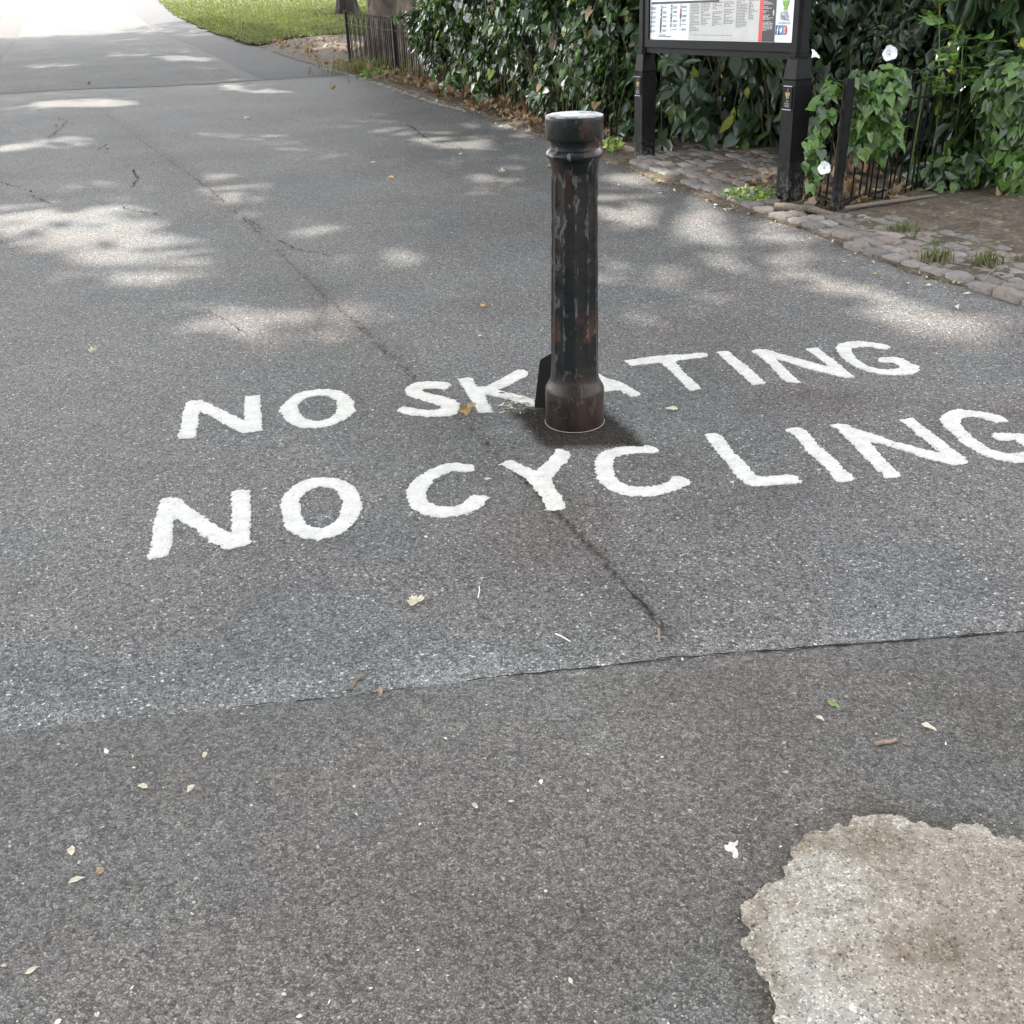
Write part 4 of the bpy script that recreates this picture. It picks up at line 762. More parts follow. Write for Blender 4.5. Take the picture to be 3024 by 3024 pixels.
# badges on the plinths
def badge(x0, hp, h):
    mb = MB(); f = -.0605; bh = .066; cz = hp - .105; mb.box((x0, f, cz), (.085, .008, bh * 2)); b = mb.build('badge', m_iron, sg)
    mb = MB(); mb.box((x0, f - .005, cz + bh), (.084, .006, .004)); mb.box((x0, f - .005, cz - bh), (.084, .006, .004)); mb.build('badge_edge', m_silver, b)
    mb = MB()
    for (dx, dz, rx, rz, ro) in [(-.013, 0, .007, .016, .45), (.013, 0, .007, .016, -.45), (-.0055, 0, .0045, .016, .1), (.0055, 0, .0045, .016, -.1), (0, .026, .0025, .012, 0), (-.008, -.018, .006, .005, .5), (.008, -.018, .006, .005, -.5)]:
        e = ell(x0 + dx, cz + .018 + dz, rx, rz, ro); mb.add([(p, f - .0048, q) for p, q in e], [tuple(range(len(e)))])
    mb.build('badge_emblem', m_gold, b)
    text('THE', x0, cz - .018, .012, m_inkl, b, f - .0048); text('ROYAL', x0, cz - .032, .015, m_inkl, b, f - .0048); text('PARKS', x0, cz - .046, .015, m_inkl, b, f - .0048)
badge(0, hL, 1); badge(SW, hR, 1)

# ------------------------------------------------------------------ bow-top railing
def resample(pts, step):
    P = np.array(pts, float); d = np.concatenate([[0], np.cumsum(np.linalg.norm(np.diff(P, axis=0), axis=1))])
    t = np.arange(0, d[-1], step); return np.stack([np.interp(t, d, P[:, 0]), np.interp(t, d, P[:, 1])], 1)
def railing(name, pts, label, posts, top=.74, step=.06, grp='bow topped railings'):
    r = empty(name, (pts[0][0], pts[0][1], 0), label, 'fence', grp); o = np.array(pts[0])
    P = resample(pts, step) - o; n = len(P); spring = top - .09
    bars = MB()
    for k in range(0, n - 3, 2):
        a, b = P[k], P[k + 3]; rad = np.linalg.norm(b - a) / 2; m = (a + b) / 2; d = (b - a) / (2 * rad + 1e-9)
        off = np.array([-d[1], d[0]]) * (.006 if (k // 2) % 2 else -.006)
        arc = [(a[0] + off[0], a[1] + off[1], -.02), (a[0] + off[0], a[1] + off[1], spring)] + [(m[0] + off[0] - d[0] * rad * math.cos(t), m[1] + off[1] - d[1] * rad * math.cos(t), spring + .09 * math.sin(t)) for t in np.linspace(.25, PI - .25, 8)] + [(b[0] + off[0], b[1] + off[1], spring), (b[0] + off[0], b[1] + off[1], -.02)]
        bars.tube(arc, .0055, 6)
    bars.build('hoop_bars', m_rail, r, True)
    for z in (spring - .075, .075):
        rl = MB()
        for i in range(n - 1):
            a, b = P[i], P[i + 1]; d = b - a; L = np.linalg.norm(d); ang = math.atan2(d[1], d[0]); rl.box(((a[0] + b[0]) / 2, (a[1] + b[1]) / 2, z), (L + .002, .007 if 0 else .022, .008), ang)
        rl.build('rail', m_rail, r)
    for p in posts:
        mb = MB(); p = np.array(p) - o; mb.box((p[0], p[1], (top + .02) / 2 - .05), (.045, .045, top + .12), math.atan2(pts[1][1] - pts[0][1], pts[1][0] - pts[0][0]), ch=.006); mb.build('post', m_ironw, r)
    return r
fl = GP([(1035, 191), (1173, 226), (1264, 246), (1400, 288), (1509, 320), (1600, 352), (1720, 392), (1835, 430)])
railing('railing', fl, 'low black bow topped railing half buried in bindweed, left of the sign', [fl[0], fl[1], fl[3], fl[5]])
pR = G(2463, 634)[:2]; pS = Rb + np.array([.10, .08])
rA = G(2760, 208, .74)[:2]; rB = G(2985, 184, .74)[:2]; rC = rB + (rB - rA) / np.linalg.norm(rB - rA) * 2.5
railing('railing', [tuple(pS), tuple(pR)], 'short bit of black railing between the sign post and the worn end post', [tuple(pR)], top=.745)
fr_ = [tuple(pR + np.array([.03, .02])), tuple(rA), tuple(rB), tuple(rC)]
railing('railing', fr_, 'black bow topped railing with bindweed over it, right of the worn end post', [tuple(np.array(rA) * .35 + np.array(rB) * .65), tuple(rC)], top=.76)
print('FENCE', fl, pR, rA, rB)

# ------------------------------------------------------------------ leaves
HEART = (np.array([(.10, 0, 0), (-.10, .20, .03), (-.10, -.20, .03), (.06, .40, .07), (.06, -.40, .07), (.36, .36, .07), (.36, -.36, .07), (.72, .17, .02), (.72, -.17, .02), (1.0, 0, -.12), (.5, 0, -.03)]),
         [(0, 3, 1), (0, 2, 4), (0, 5, 3), (0, 4, 6), (0, 10, 5), (0, 6, 10), (10, 7, 5), (10, 6, 8), (10, 9, 7), (10, 8, 9)])
OVAL = (np.array([(0, 0, 0), (.25, .2, .05), (.25, -.2, .05), (.55, .24, .06), (.55, -.24, .06), (.82, .12, .0), (.82, -.12, .0), (1.05, 0, -.14), (.5, 0, -.02)]),
        [(0, 8, 1), (0, 2, 8), (8, 3, 1), (8, 2, 4), (8, 5, 3), (8, 4, 6), (8, 7, 5), (8, 6, 7)])
QUAD = (np.array([(0, -.5, .1), (.5, -.5, -.05), (1, 0, .0), (.6, .5, .1), (0, .45, 0)]), [(0, 1, 2), (0, 2, 3), (0, 3, 4)])
def unit(a): return a / (np.linalg.norm(a, axis=1, keepdims=True) + 1e-9)
def leaves(name, P, N, L, size, tmpl, mat, parent=None, curl=None):
    P = np.asarray(P); N = unit(np.asarray(N)); L = L - N * np.sum(L * N, 1, keepdims=True); L = unit(L); W = np.cross(N, L)
    T, Fc = tmpl; n = len(P); k = len(T); s = np.asarray(size).reshape(-1, 1, 1)
    ws = (1 + .25 * rng.standard_normal((n, 1, 1))).clip(.6, 1.5)
    cw = (1 + 1.2 * rng.standard_normal((n, 1, 1)))
    V_ = P[:, None, :] + s * (T[None, :, 0:1] * L[:, None, :] + T[None, :, 1:2] * ws * W[:, None, :] + T[None, :, 2:3] * cw * N[:, None, :])
    Ff = np.array(Fc)[None] + (np.arange(n) * k)[:, None, None]
    me = npmesh(name, V_.reshape(-1, 3), Ff.reshape(-1, 3)); return link(name, me, mat, parent)
def rnd(n, s=1.0): return rng.standard_normal((n, 3)) * s
def pathband(pts, n, out_lo, out_hi, side):
    """random points along polyline offset sideways; returns xy, tangent normal"""
    P = np.array(pts, float); seg = np.diff(P, axis=0); L = np.linalg.norm(seg, axis=1); c = np.concatenate([[0], np.cumsum(L)])
    t = rng.random(n) * c[-1]; i = np.clip(np.searchsorted(c, t) - 1, 0, len(seg) - 1); f = (t - c[i]) / L[i]
    xy = P[i] + seg[i] * f[:, None]; T = seg[i] / L[i][:, None]; Nn = np.stack([T[:, 1], -T[:, 0]], 1) * side
    o = out_lo + (out_hi - out_lo) * rng.random(n); return xy + Nn * o[:, None], Nn, t / c[-1], o
def hedge(name, label, pts, n, side, lo, hi, zf, size, mats, tmpl=HEART, stems=0, zstem=(.0, .6), cat='hedge', grp=None, xmin=None):
    """side=+1/-1: direction that faces the path; lo..hi offset from the line (positive = towards path); zf(t,u)->z range"""
    r = empty(name, (pts[0][0], pts[0][1], 0), label, cat, grp); o0 = np.array([pts[0][0], pts[0][1], 0])
    xy, Nn, t, off = pathband(pts, n, lo, hi, side)
    z0, z1 = zf(t); z = z0 + (z1 - z0) * rng.random(n)
    lump = .12 * np.sin(t * 40 + 3 * z) + .10 * np.sin(z * 9 + t * 23)
    xy = xy + Nn * (lump)[:, None]
    if xmin is not None: k = xy[:, 0] > xmin; xy = xy[k]; z = z[k]; Nn = Nn[k]; n = len(xy)
    P = np.stack([xy[:, 0], xy[:, 1], z], 1) - o0
    N = np.concatenate([Nn, np.full((n, 1), .55)], 1) + rnd(n, .45)
    L = np.stack([np.zeros(n), np.zeros(n), -np.ones(n)], 1) + np.concatenate([Nn * .35, np.zeros((n, 1))], 1) + rnd(n, .45)
    sel = rng.random(n); a = 0
    for fr__, mt in mats:
        m = (sel >= a) & (sel < a + fr__); a += fr__
        if m.sum(): leaves('foliage', P[m], N[m], L[m], size * (.4 + .95 * rng.random(m.sum()) ** 1.3), tmpl, mt, r)
    if stems:
        mb = MB(); xy, Nn, t, off = pathband(pts, stems, max(lo, -.25), hi, side)
        for k in range(stems):
            b = np.array([xy[k, 0], xy[k, 1], 0]) - o0; h = zstem[0] + (zstem[1] - zstem[0]) * (.6 + .4 * random.random()); lean = rnd(1, .10)[0]
            mb.tube([b, b + np.array([lean[0] * .4, lean[1] * .4, h * .4]), b + np.array([lean[0], lean[1], h * .75]), b + np.array([lean[0] * 1.8, lean[1] * 1.5, h])], [.005, .0045, .004, .002], 4)
        mb.build('stems', m_stem, r)
    return r
def flower(P, face, R, parent, o0, lobes=5):
    face = np.array(face, float); face /= np.linalg.norm(face); a = np.cross(face, [0, 0, 1.]); a /= np.linalg.norm(a); b = np.cross(face, a)
    n = 30; V_ = []; P = np.array(P) - o0; px_ = P * 37
    for rr, dd in ((.08, -.9), (.22, -.6), (.5, -.28), (.8, -.08), (1.0, .0)):
        for k in range(n):
            t = 2 * PI * k / n; q = R * rr * (1 + rr * (.06 * math.cos(lobes * t) + .06 * math.sin(3 * t + px_[0]) + .03 * math.sin(11 * t))); wv = R * .06 * rr * math.sin(lobes * 2 * t + 1)
            V_.append(P + a * q * math.cos(t) + b * q * math.sin(t) + face * (R * dd + wv))
    Fc = [(i * n + k, i * n + (k + 1) % n, (i + 1) * n + (k + 1) % n, (i + 1) * n + k) for i in range(4) for k in range(n)] + [tuple(range(n))]
    mb = MB(); mb.add(V_, Fc); return mb.build('flower', m_petal, parent, True)

# left hedge of bindweed over the railing
fline = fl[2:]
def zf_left(t):
    d = np.clip(t / .28, 0, 1); return .40 - .22 * d + .12 * np.sin(t * 60), .80 + .75 * d + .07 * np.sin(t * 33)
fstart = [tuple(np.array(fl[1]) * .25 + np.array(fl[2]) * .75)] + fl[2:-1] + [tuple(np.array(fl[-2]) * .25 + np.array(fl[-1]) * .75)]
# which side faces the path? normal (ty,-tx): tangent goes towards +x,-y -> (-,-) : side=+1
LH = hedge('bindweed_hedge', 'leafy green bindweed hedge grown over the railing, left of the sign', fstart, 21000, 1, -.75, .12, zf_left, .09, [(.70, m_vine), (.15, m_vineb), (.12, m_shrub), (.012, m_yelleaf), (.018, m_dead)], stems=260, zstem=(.1, .8))
for (px, py, yoff, R) in [(1238, 50, 0, .075), (1382, 53, 0, .05), (1352, 16, 0, .05), (1259, 200, 0, .035)]:
    # put on the hedge's path-side face
    best = None
    for z in np.arange(.0, 1.6, .02):
        g = G(px, py, z); d = polydist(fl, g[0], g[1])
        if best is None or d < best[0]: best = (d, g)
    P = best[1]; v = CP - P; v /= np.linalg.norm(v); flower(P + v * .22, v + np.array([0, 0, .1]), R, LH, np.array([fstart[0][0], fstart[0][1], 0]))
# small-leaved shrub in front of the left sign post
sp = [tuple(G(1630, 330)[:2]), tuple(G(1735, 362)[:2]), tuple(G(1850, 420)[:2])]
hedge('small_leaved_shrub', 'sunlit small leaved green shrub pushing through the railing beside the left sign post', sp, 2300, 1, -.30, .10, lambda t: (.10 + .05 * np.sin(t * 20), .62 + .12 * np.sin(t * 9)), .07, [(.7, m_vineb), (.3, m_elder)], tmpl=OVAL, stems=30, zstem=(.1, .5), cat='shrub')
# shrub behind the sign
B0 = np.array(fl[-1]) + [.08, .15]; B1 = Lb + su * SW * .45 - sn * 1.25; B2 = Lb + su * (SW + .3) - sn * 1.05
sd = 1 if np.dot(np.array([(B2 - B0)[1], -(B2 - B0)[0]]), sn) > 0 else -1
def zf_b(t): return .02 + 0 * t, 1.75 + 0 * t
BH = hedge('broad_leaved_shrub', 'dark broad leaved shrub filling the space behind the park sign', [tuple(B0), tuple(B1), tuple(B2)], 7500, sd, -.6, -.05, zf_b, .15, [(.80, m_shrub), (.14, m_vine), (.06, m_yelleaf)], tmpl=OVAL, stems=30, zstem=(.2, 1.2), cat='shrub')
hedge('thicket', 'thicket of foliage deep behind the sign and railing, coloured near black for shade', [(.7, 10.6), (2.3, 9.8), (3.3, 8.4), (4.6, 8.3), (7, 7.7)], 16000, sd, -.6, .25, lambda t: (.0 + 0 * t, 2.3 + 0 * t), .13, [(1.0, m_shadeleaf)], tmpl=OVAL, stems=60, zstem=(.3, 1.4), cat='thicket')
# bindweed on the right railing
vy = lambda px, py, y: V(px, py, y)
def clump(name, label, centres, n, size, mats, tmpl=HEART, cat='vine', drop=.9, out=None, stems=None):
    """centres: (x,y,z,rx,ry,rz,weight)"""
    o0 = np.array([centres[0][0], centres[0][1], 0]); r = empty(name, tuple(o0), label, cat)
    C_ = np.array(centres); wt = C_[:, 6] / C_[:, 6].sum(); k = rng.choice(len(C_), n, p=wt)
    u = unit(rnd(n)) * (rng.random(n) ** .4)[:, None]; P = C_[k, :3] + u * C_[k, 3:6]; P[:, 2] = np.maximum(P[:, 2], .015)
    to = (CP - P); to[:, 2] = 0; to = unit(to) + SD * .5
    N = u * .7 + to * .8 + np.array([0, 0, .3]) + rnd(n, .35); L = np.array([0, 0, -drop]) + u * .5 + rnd(n, .4)
    sel = rng.random(n); a = 0
    for f_, mt in mats:
        m = (sel >= a) & (sel < a + f_); a += f_
        if m.sum(): leaves('foliage', P[m] - o0, N[m], L[m], size * (.55 + .75 * rng.random(m.sum())), tmpl, mt, r)
    if stems:
        mb = MB()
        for s_ in stems: mb.tube([np.array(p) - o0 for p in s_[0]], s_[1], 5)
        mb.build('stems', s_[2], r, True)
    return r, o0
def c3(px, py, y, rpx, rpy, ry, w_):
    P = V(px, py, y); d = np.linalg.norm((P - CP)); return (P[0], P[1], P[2], rpx * d / F, ry, rpy * d / F, w_)
yR = pR[1]
RV, o0 = clump('bindweed', 'bright heart leaved bindweed with a white flower draped over the railing beside the end post', [c3(2610, 255, yR + .08, 65, 45, .12, 2.4), c3(2580, 330, yR + .08, 60, 60, .1, 2), c3(2620, 400, yR + .10, 35, 60, .08, .8), c3(2540, 410, yR + .06, 35, 60, .05, .6), c3(2540, 230, yR + .06, 30, 25, .06, .5)], 400, .07, [(.75, m_vineb), (.25, m_vine)])
v = CP - V(2628, 155, yR); flower(V(2628, 157, yR), v + np.array([0, 0, .6]), .040, RV, o0)
LV, o0 = clump('bindweed', 'trailing bindweed with a white flower hanging between the right sign post and the end post', [c3(2430, 340, yR + .03, 25, 60, .04, 1.3), c3(2405, 440, yR + .0, 25, 50, .04, 1.2), c3(2395, 530, yR - .04, 14, 40, .03, .5), c3(2455, 250, yR + .05, 20, 30, .04, .5)], 85, .066, [(.8, m_vineb), (.2, m_vine)])
flower(V(2434, 496, yR - .15), (CP - V(2434, 496, yR)) + np.array([-.6, 0, -.2]), .036, LV, o0); flower(V(2409, 158, yR + .1), np.array([.6, -.3, .7]), .034, LV, o0)
hedge('bindweed_hedge', 'bindweed and bramble mass behind the right railing, mostly coloured dark for shade', [tuple(np.array(pR) + [.25, .35]), tuple(np.array(rA) + [.1, .35]), tuple(np.array(rC) + [.6, .4])], 3600, 1 if 0 else sd * 1, -1.3, -.55, lambda t: (.10 + 0 * t, 1.2 + .25 * np.sin(t * 9)), .09, [(.20, m_shrub), (.05, m_vine), (.75, m_shadeleaf)], tmpl=HEART, stems=70, zstem=(.2, .9), xmin=2.0)
# low shrub at the foot of the right railing
yS = yR + .50
clump('low_shrub', 'low mid green shrub growing through the right railing near its foot', [c3(2770, 520, yS, 75, 45, .15, 2), c3(2860, 470, yS, 70, 45, .2, 1.6), c3(2960, 530, yS + .05, 70, 50, .2, 1.2), c3(2900, 400, yS + .25, 50, 50, .15, .5)], 380, .08, [(.7, m_vine), (.3, m_vineb)], tmpl=OVAL, cat='shrub', drop=.35)
clump('bindweed', 'bindweed climbing the far right end of the railing', [c3(2980, 260, yR + .25, 70, 80, .2, 2), c3(2960, 350, yR + .25, 50, 60, .15, 1), c3(3010, 450, yR + .25, 50, 110, .2, 1.2)], 420, .07, [(.5, m_vine), (.5, m_vineb)])
# young elder: pinnate leaves on upright stems
def pinnate(name, label, stems, leafs, mats, lsz=.085):
    o0 = np.array(stems[0][0]); o0 = np.array([o0[0], o0[1], 0.]); r = empty(name, tuple(o0), label, 'plant')
    mb = MB(); PP = []; NN = []; LL = []; SS = []
    for s_ in stems: mb.tube([np.array(p) - o0 for p in s_], [.007, .006, .005, .003][:len(s_)] if len(s_) <= 4 else .005, 5)
    for (b, d, ln, npair) in leafs:
        b = np.array(b, float); d = np.array(d, float); d /= np.linalg.norm(d); side = np.cross(d, [0, 0, 1.]); side /= np.linalg.norm(side) + 1e-9; up = np.cross(side, d)
        pts = [b + d * ln * t + np.array([0, 0, -.25 * ln * t * t]) for t in np.linspace(0, 1, 5)]; mb.tube([p - o0 for p in pts], .0018, 4)
        for k in range(npair):
            t = .35 + .6 * k / npair; p = b + d * ln * t + np.array([0, 0, -.25 * ln * t * t])
            for sg_ in (-1, 1): PP.append(p); NN.append(up + rnd(1, .22)[0]); LL.append(side * sg_ + d * .55 + np.array([0, 0, -.15]) + rnd(1, .12)[0]); SS.append(lsz * random.uniform(.8, 1.2))
        PP.append(pts[-1]); NN.append(up); LL.append(d + np.array([0, 0, -.3])); SS.append(lsz * 1.15)
    mb.build('stem', m_gstem, r, True)
    leaves('foliage', np.array(PP) - o0, np.array(NN), np.array(LL), np.array(SS), OVAL, mats, r); return r
def up_stem(px0, py0, px1, py1, y): 
    a = V(px0, py0, y); b = V(px1, py1, y + .03); return [np.array([a[0], a[1], 0.]), a * .6 + b * .4, a * .3 + b * .7, b]
ye = yR + .55; stems = []; leafs = []
for (x0, y0, x1, y1) in [(2770, 480, 2775, 10), (2830, 400, 2845, 90), (2700, 420, 2745, 190), (2880, 430, 2900, 220)]:
    s_ = up_stem(x0, y0, x1, y1, ye); stems.append(s_)
    for k in range(7):
        t = .25 + .75 * k / 6; p = s_[1] * (1 - t) + s_[3] * t; a = random.uniform(-2.9, .4) if k % 2 else random.uniform(-1.8, 3.2)
        leafs.append((p, (math.cos(a), math.sin(a) - .35, random.uniform(.1, .6)), random.uniform(.12, .2), 2))
pinnate('elder_sapling', 'bright young elder with divided leaves rising above the right railing', stems, leafs, m_elder, .078)
# yellowing leaf spray high on the right
clump('yellow_leaf_spray', 'small spray of yellow leaves in the dark thicket at the upper right', [c3(2980, 20, yR + .6, 25, 22, .06, 1), c3(3005, 110, yR + .6, 18, 18, .06, 1)], 9, .07, [(1, m_yelleaf)], tmpl=OVAL, cat='leaves')
clump('broad_leaved_seedling', 'broad leaved seedling between the two sign posts with large drooping leaves', [c3(2010, 250, Lb[1] + .15, 60, 60, .15, 2), c3(2060, 340, Lb[1] + .15, 45, 50, .12, 1.3), c3(1960, 190, Lb[1] + .15, 60, 30, .12, 1), c3(1955, 420, Lb[1] + .15, 12, 40, .05, .3)], 70, .15, [(.85, m_shrub), (.15, m_vine)], tmpl=OVAL, cat='plant', drop=.5)
# background rose/bramble sprays above the right railing (small leaves)
clump('bramble', 'dark small leaved bramble at the upper right behind the elder', [c3(2900, 60, yR + 1.3, 150, 90, .35, 2), c3(2650, 110, yR + 1.2, 90, 90, .3, 1), c3(2980, 160, yR + 1.1, 70, 80, .25, 1)], 1100, .06, [(.7, m_shrub), (.3, m_vine)], tmpl=OVAL, cat='bramble', drop=.2)

# ------------------------------------------------------------------ setts, kerb stones
def sett(mb, c, u, L, W, z, seed):
    v = np.array([-u[1], u[0]]); n = 6; V_ = []; r = random.Random(seed); tx, ty = r.uniform(-.04, .04), r.uniform(-.04, .04)
    e = 7
    for i in range(n + 1):
        for j in range(n + 1):
            a = -1 + 2 * i / n; b = -1 + 2 * j / n
            k = (abs(a) ** e + abs(b) ** e) ** (1 / e) / max(abs(a), abs(b), 1e-6) if (a or b) else 1
            aa, bb = a / k, b / k; rim = max(abs(a), abs(b))
            q_ = np.array(c) + u * aa * L / 2 * (1 + .05 * math.sin(seed + 5 * b)) + v * bb * W / 2 * (1 + .06 * math.sin(seed * 2 + 4 * a))
            zz = z + .010 * (vn(q_[0] * 45, q_[1] * 45, seed % 50) - .5) * 2 + tx * aa * L / 2 + ty * bb * W / 2 - (.007 if rim > .99 else .0015 if rim > .6 else 0)
            V_.append((q_[0], q_[1], zz))
    m = n + 1; Fc = [(i * m + j, (i + 1) * m + j, (i + 1) * m + j + 1, i * m + j + 1) for i in range(n) for j in range(n)]
    ring = [i * m for i in range(m)] + [n * m + j for j in range(1, m)] + [i * m + n for i in range(n - 1, -1, -1)] + [j for j in range(n - 1, 0, -1)]
    b0 = len(V_); V_ += [(V_[i][0], V_[i][1], -.02) for i in ring]; R_ = len(ring)
    Fc += [(ring[k], b0 + k, b0 + (k + 1) % R_, ring[(k + 1) % R_]) for k in range(R_)]
    mb.add(V_, Fc)
def setts(name, poly, u, L0, W0, z=.036, jit=.01, drop=.04):
    mb = MB(); u = np.array(u) / np.linalg.norm(u); v = np.array([-u[1], u[0]]); P = np.array(poly); c0 = P.mean(0)
    for r in range(-40, 41):
        off = random.random() * L0
        x = -6.0 + off
        while x < 6:
            L = L0 * random.uniform(.75, 1.25); c = c0 + u * (x + L / 2) + v * r * (W0 + .006)
            x += L + .008
            if sdf([poly], np.array([c[0]]), np.array([c[1]]))[0] < -.035 and random.random() > drop:
                sett(mb, c + np.array([random.uniform(-.003, .003)] * 2), u * 1.0, L, W0 * random.uniform(.9, 1.04), z + random.uniform(-.008, .006), random.randint(0, 9999))
    return tag(mb.build(name, m_sett, smooth=True), kind='structure')
sp1 = GP([(2253, 650), (2325, 672), (2393, 690), (2486, 732), (2589, 768), (2650, 790), (2803, 845), (2950, 880), (3100, 930), (3400, 1000), (3400, 860), (3150, 800), (3024, 764), (2999, 745), (2906, 722), (2812, 690), (2733, 671), (2668, 648), (2561, 640), (2463, 640), (2380, 632), (2310, 628)])
ud = np.array(sp1[8]) - np.array(sp1[3])
setts('sett_edging', sp1, ud, .145, .088, z=.034)
sp2 = GP([(1812, 480), (1885, 505), (1960, 540), (2030, 557), (2085, 583), (2150, 612), (2253, 648), (2310, 630), (2310, 560), (2300, 470), (2200, 446), (2105, 432), (2000, 440), (1935, 450), (1860, 480)])
setts('sett_apron', sp2, np.array(sp2[6]) - np.array(sp2[1]), .16, .115, z=.037)
mb = MB()
P = resample([verL[i] for i in range(3, 10)], .35)
for i in range(len(P) - 1):
    d = P[i + 1] - P[i]; L = np.linalg.norm(d); u = d / L; nv = np.array([u[1], -u[0]]); nv = nv if nv[0] > 0 else -nv
    sett(mb, (P[i] + P[i + 1]) / 2 - nv * .0 + nv * .05 * (1 if 1 else 0) * -1, u, L * .97, .075, .012 + random.uniform(-.004, .004), i * 13 + 5)
tag(mb.build('stone_edging', simple('dirty_stone', (.15, .135, .115), .9, .2, .4, 12, .5), smooth=True), kind='structure')

# ------------------------------------------------------------------ litter
MAP = []
for a, r_ in [(0, 1.0), (14, .72), (28, .82), (40, .62), (58, .85), (75, .6), (95, .7), (120, .5), (150, .4), (175, .12)]: MAP.append((math.radians(a), r_))
def maple_tmpl(cup=.3):
    pts = [(r_ * math.cos(a) * .5 + .4, r_ * math.sin(a) * .55, 0) for a, r_ in MAP] + [(r_ * math.cos(a) * .5 + .4, -r_ * math.sin(a) * .55, 0) for a, r_ in MAP[1:][::-1]]
    n = len(pts); T = [(.4, 0, 0)] + pts; T = np.array(T); T[:, 2] = cup * ((T[:, 0] - .4) ** 2 * 1.0 + T[:, 1] ** 2 * 1.8) + .06 * np.sin(9 * T[:, 0] + 5 * T[:, 1]); return T, [(0, i + 1, (i + 1) % n + 1) for i in range(n)]
def litter(name, P, size, mat, tmpl, parent=None, flatness=.45):
    n = len(P); N = np.array([0, 0, 1.]) + rnd(n, flatness); L = np.stack([np.cos(rng.random(n) * 2 * PI), np.sin(rng.random(n) * 2 * PI), np.zeros(n)], 1) + rnd(n, .3)
    L = np.stack([rng.standard_normal(n), rng.standard_normal(n), .2 * rng.standard_normal(n)], 1)
    return leaves(name, P, N, L, size, tmpl, mat, parent)
xy, _, t, o = pathband(fl[0:], 1500, -.25, .42, 1); k = rng.random(1500) < np.clip(1.2 - np.abs(o - .08) * 2.0, .2, 1) * np.clip(.35 + t * 1.2, 0, 1); xy = xy[k]
xy2, _, _, _ = pathband(fr_, 500, -.9, .06, sd)
xy3, _, _, _ = pathband([tuple(pS), tuple(pR)], 40, -.3, .08, sd)
xy4, _, _, _ = pathband(verL[4:12], 160, -.16, .02, -1)
g0 = np.array(G(760, 150)[:2]); g1 = np.array(G(1030, 150)[:2]); xy5 = g0 + (g1 - g0) * rng.random((420, 1)) + rng.standard_normal((420, 2)) * [.8, 1.6]; k5 = sdf([lawn], xy5[:, 0], xy5[:, 1]) > 0; k5 &= polydist(verL[:6], xy5[:, 0], xy5[:, 1]) > .1; k5 &= sdf([vergepoly], xy5[:, 0], xy5[:, 1]) < 0
xya = np.concatenate([xy, xy2, xy3, xy5[k5]]); P = np.concatenate([xya, (.035 + .03 * rng.random(len(xya)))[:, None]], 1)
tag(litter('leaf_litter', P, .055 + .07 * rng.random(len(P)) ** 2, m_dead, maple_tmpl(.9)), 'brown crumpled dead leaves lying thickly along the foot of the hedge', 'leaf litter', kind='stuff')
# crumbs and chips on the path near the verge
n = 900; xyc, _, tt, oo = pathband(verL[6:], n, -.05, .34, 1); keep = rng.random(n) < np.exp(-np.maximum(oo, 0) / .12); xyc = xyc[keep]
tag(litter('verge_crumbs', np.concatenate([xyc, np.full((len(xyc), 1), .012)], 1), .012 + .03 * rng.random(len(xyc)) ** 2, m_chip, OVAL, flatness=.3), 'small pale chips and crumbs of dry leaf along the edge of the path', 'debris', kind='stuff')
n = 260; Pq = np.array([G(a, b, .014) for a, b in zip(2180 + 900 * rng.random(n), 2400 + 640 * rng.random(n))]); Pq = Pq[np.abs(sdf([cpg], Pq[:, 0], Pq[:, 1])) < .25]
PEB = (np.array([(0, 0, .0), (.5, .1, .1), (.25, .45, .05), (-.3, .4, .1), (-.5, -.05, .05), (-.2, -.42, .1), (.3, -.4, .05), (0, .02, .42)]), [(7, 1, 2), (7, 2, 3), (7, 3, 4), (7, 4, 5), (7, 5, 6), (7, 6, 1)])
tag(litter('loose_grit', Pq, .0025 + .004 * rng.random(len(Pq)) ** 3, leafmat('grit', [(.08, .06, .05), (.20, .17, .14), (.45, .42, .36), (.12, .10, .09)], .8, 0, .2), PEB, flatness=.2), 'loose grit and crumbs on the worn concrete patch', 'debris', kind='stuff')
# tiny bits scattered over the whole path
n = 520; px = rng.random(n) * 3200 - 80; py = 3024 * (1 - rng.random(n) ** 1.15 * .95); Pc = np.array([G(a, b, .009) for a, b in zip(px, py)])
ok = (sdf([vergepoly], Pc[:, 0], Pc[:, 1]) > .03) & (sdf([cpg], Pc[:, 0], Pc[:, 1]) > .02)
tag(litter('path_crumbs', Pc[ok], .004 + .010 * rng.random(ok.sum()) ** 3, m_chip, OVAL, flatness=.25), 'tiny pale grit and leaf crumbs scattered over the path', 'debris', kind='stuff')

def fallen(px, py, size, mat, label, cup=.6, curl=0, s=K, rot=None, oval=False, name='fallen_leaf', cat='leaf', z=.008):
    g = G(px * s, py * s); T, Fc = (OVAL if oval else maple_tmpl(cup)); T = T.copy(); T = T - np.array([.45, 0, 0])
    T = T + np.random.default_rng(int(px)).standard_normal(T.shape) * [.03, .03, .035]
    if curl: 
        a = T[:, 1] * curl; T[:, 2] = (1 - np.cos(a)) / curl; T[:, 1] = np.sin(a) / curl
    T[:, 2] -= T[:, 2].min(); T = T * size; rot = rot if rot is not None else (px * 1.7) % 6.28
    T = np.stack([T[:, 0] * math.cos(rot) - T[:, 1] * math.sin(rot), T[:, 0] * math.sin(rot) + T[:, 1] * math.cos(rot), T[:, 2]], 1)
    o = link(name, npmesh(name, T, Fc), mat); o.location = (g[0], g[1], z); tag(o, label, cat, 'leaves fallen on the path'); return o
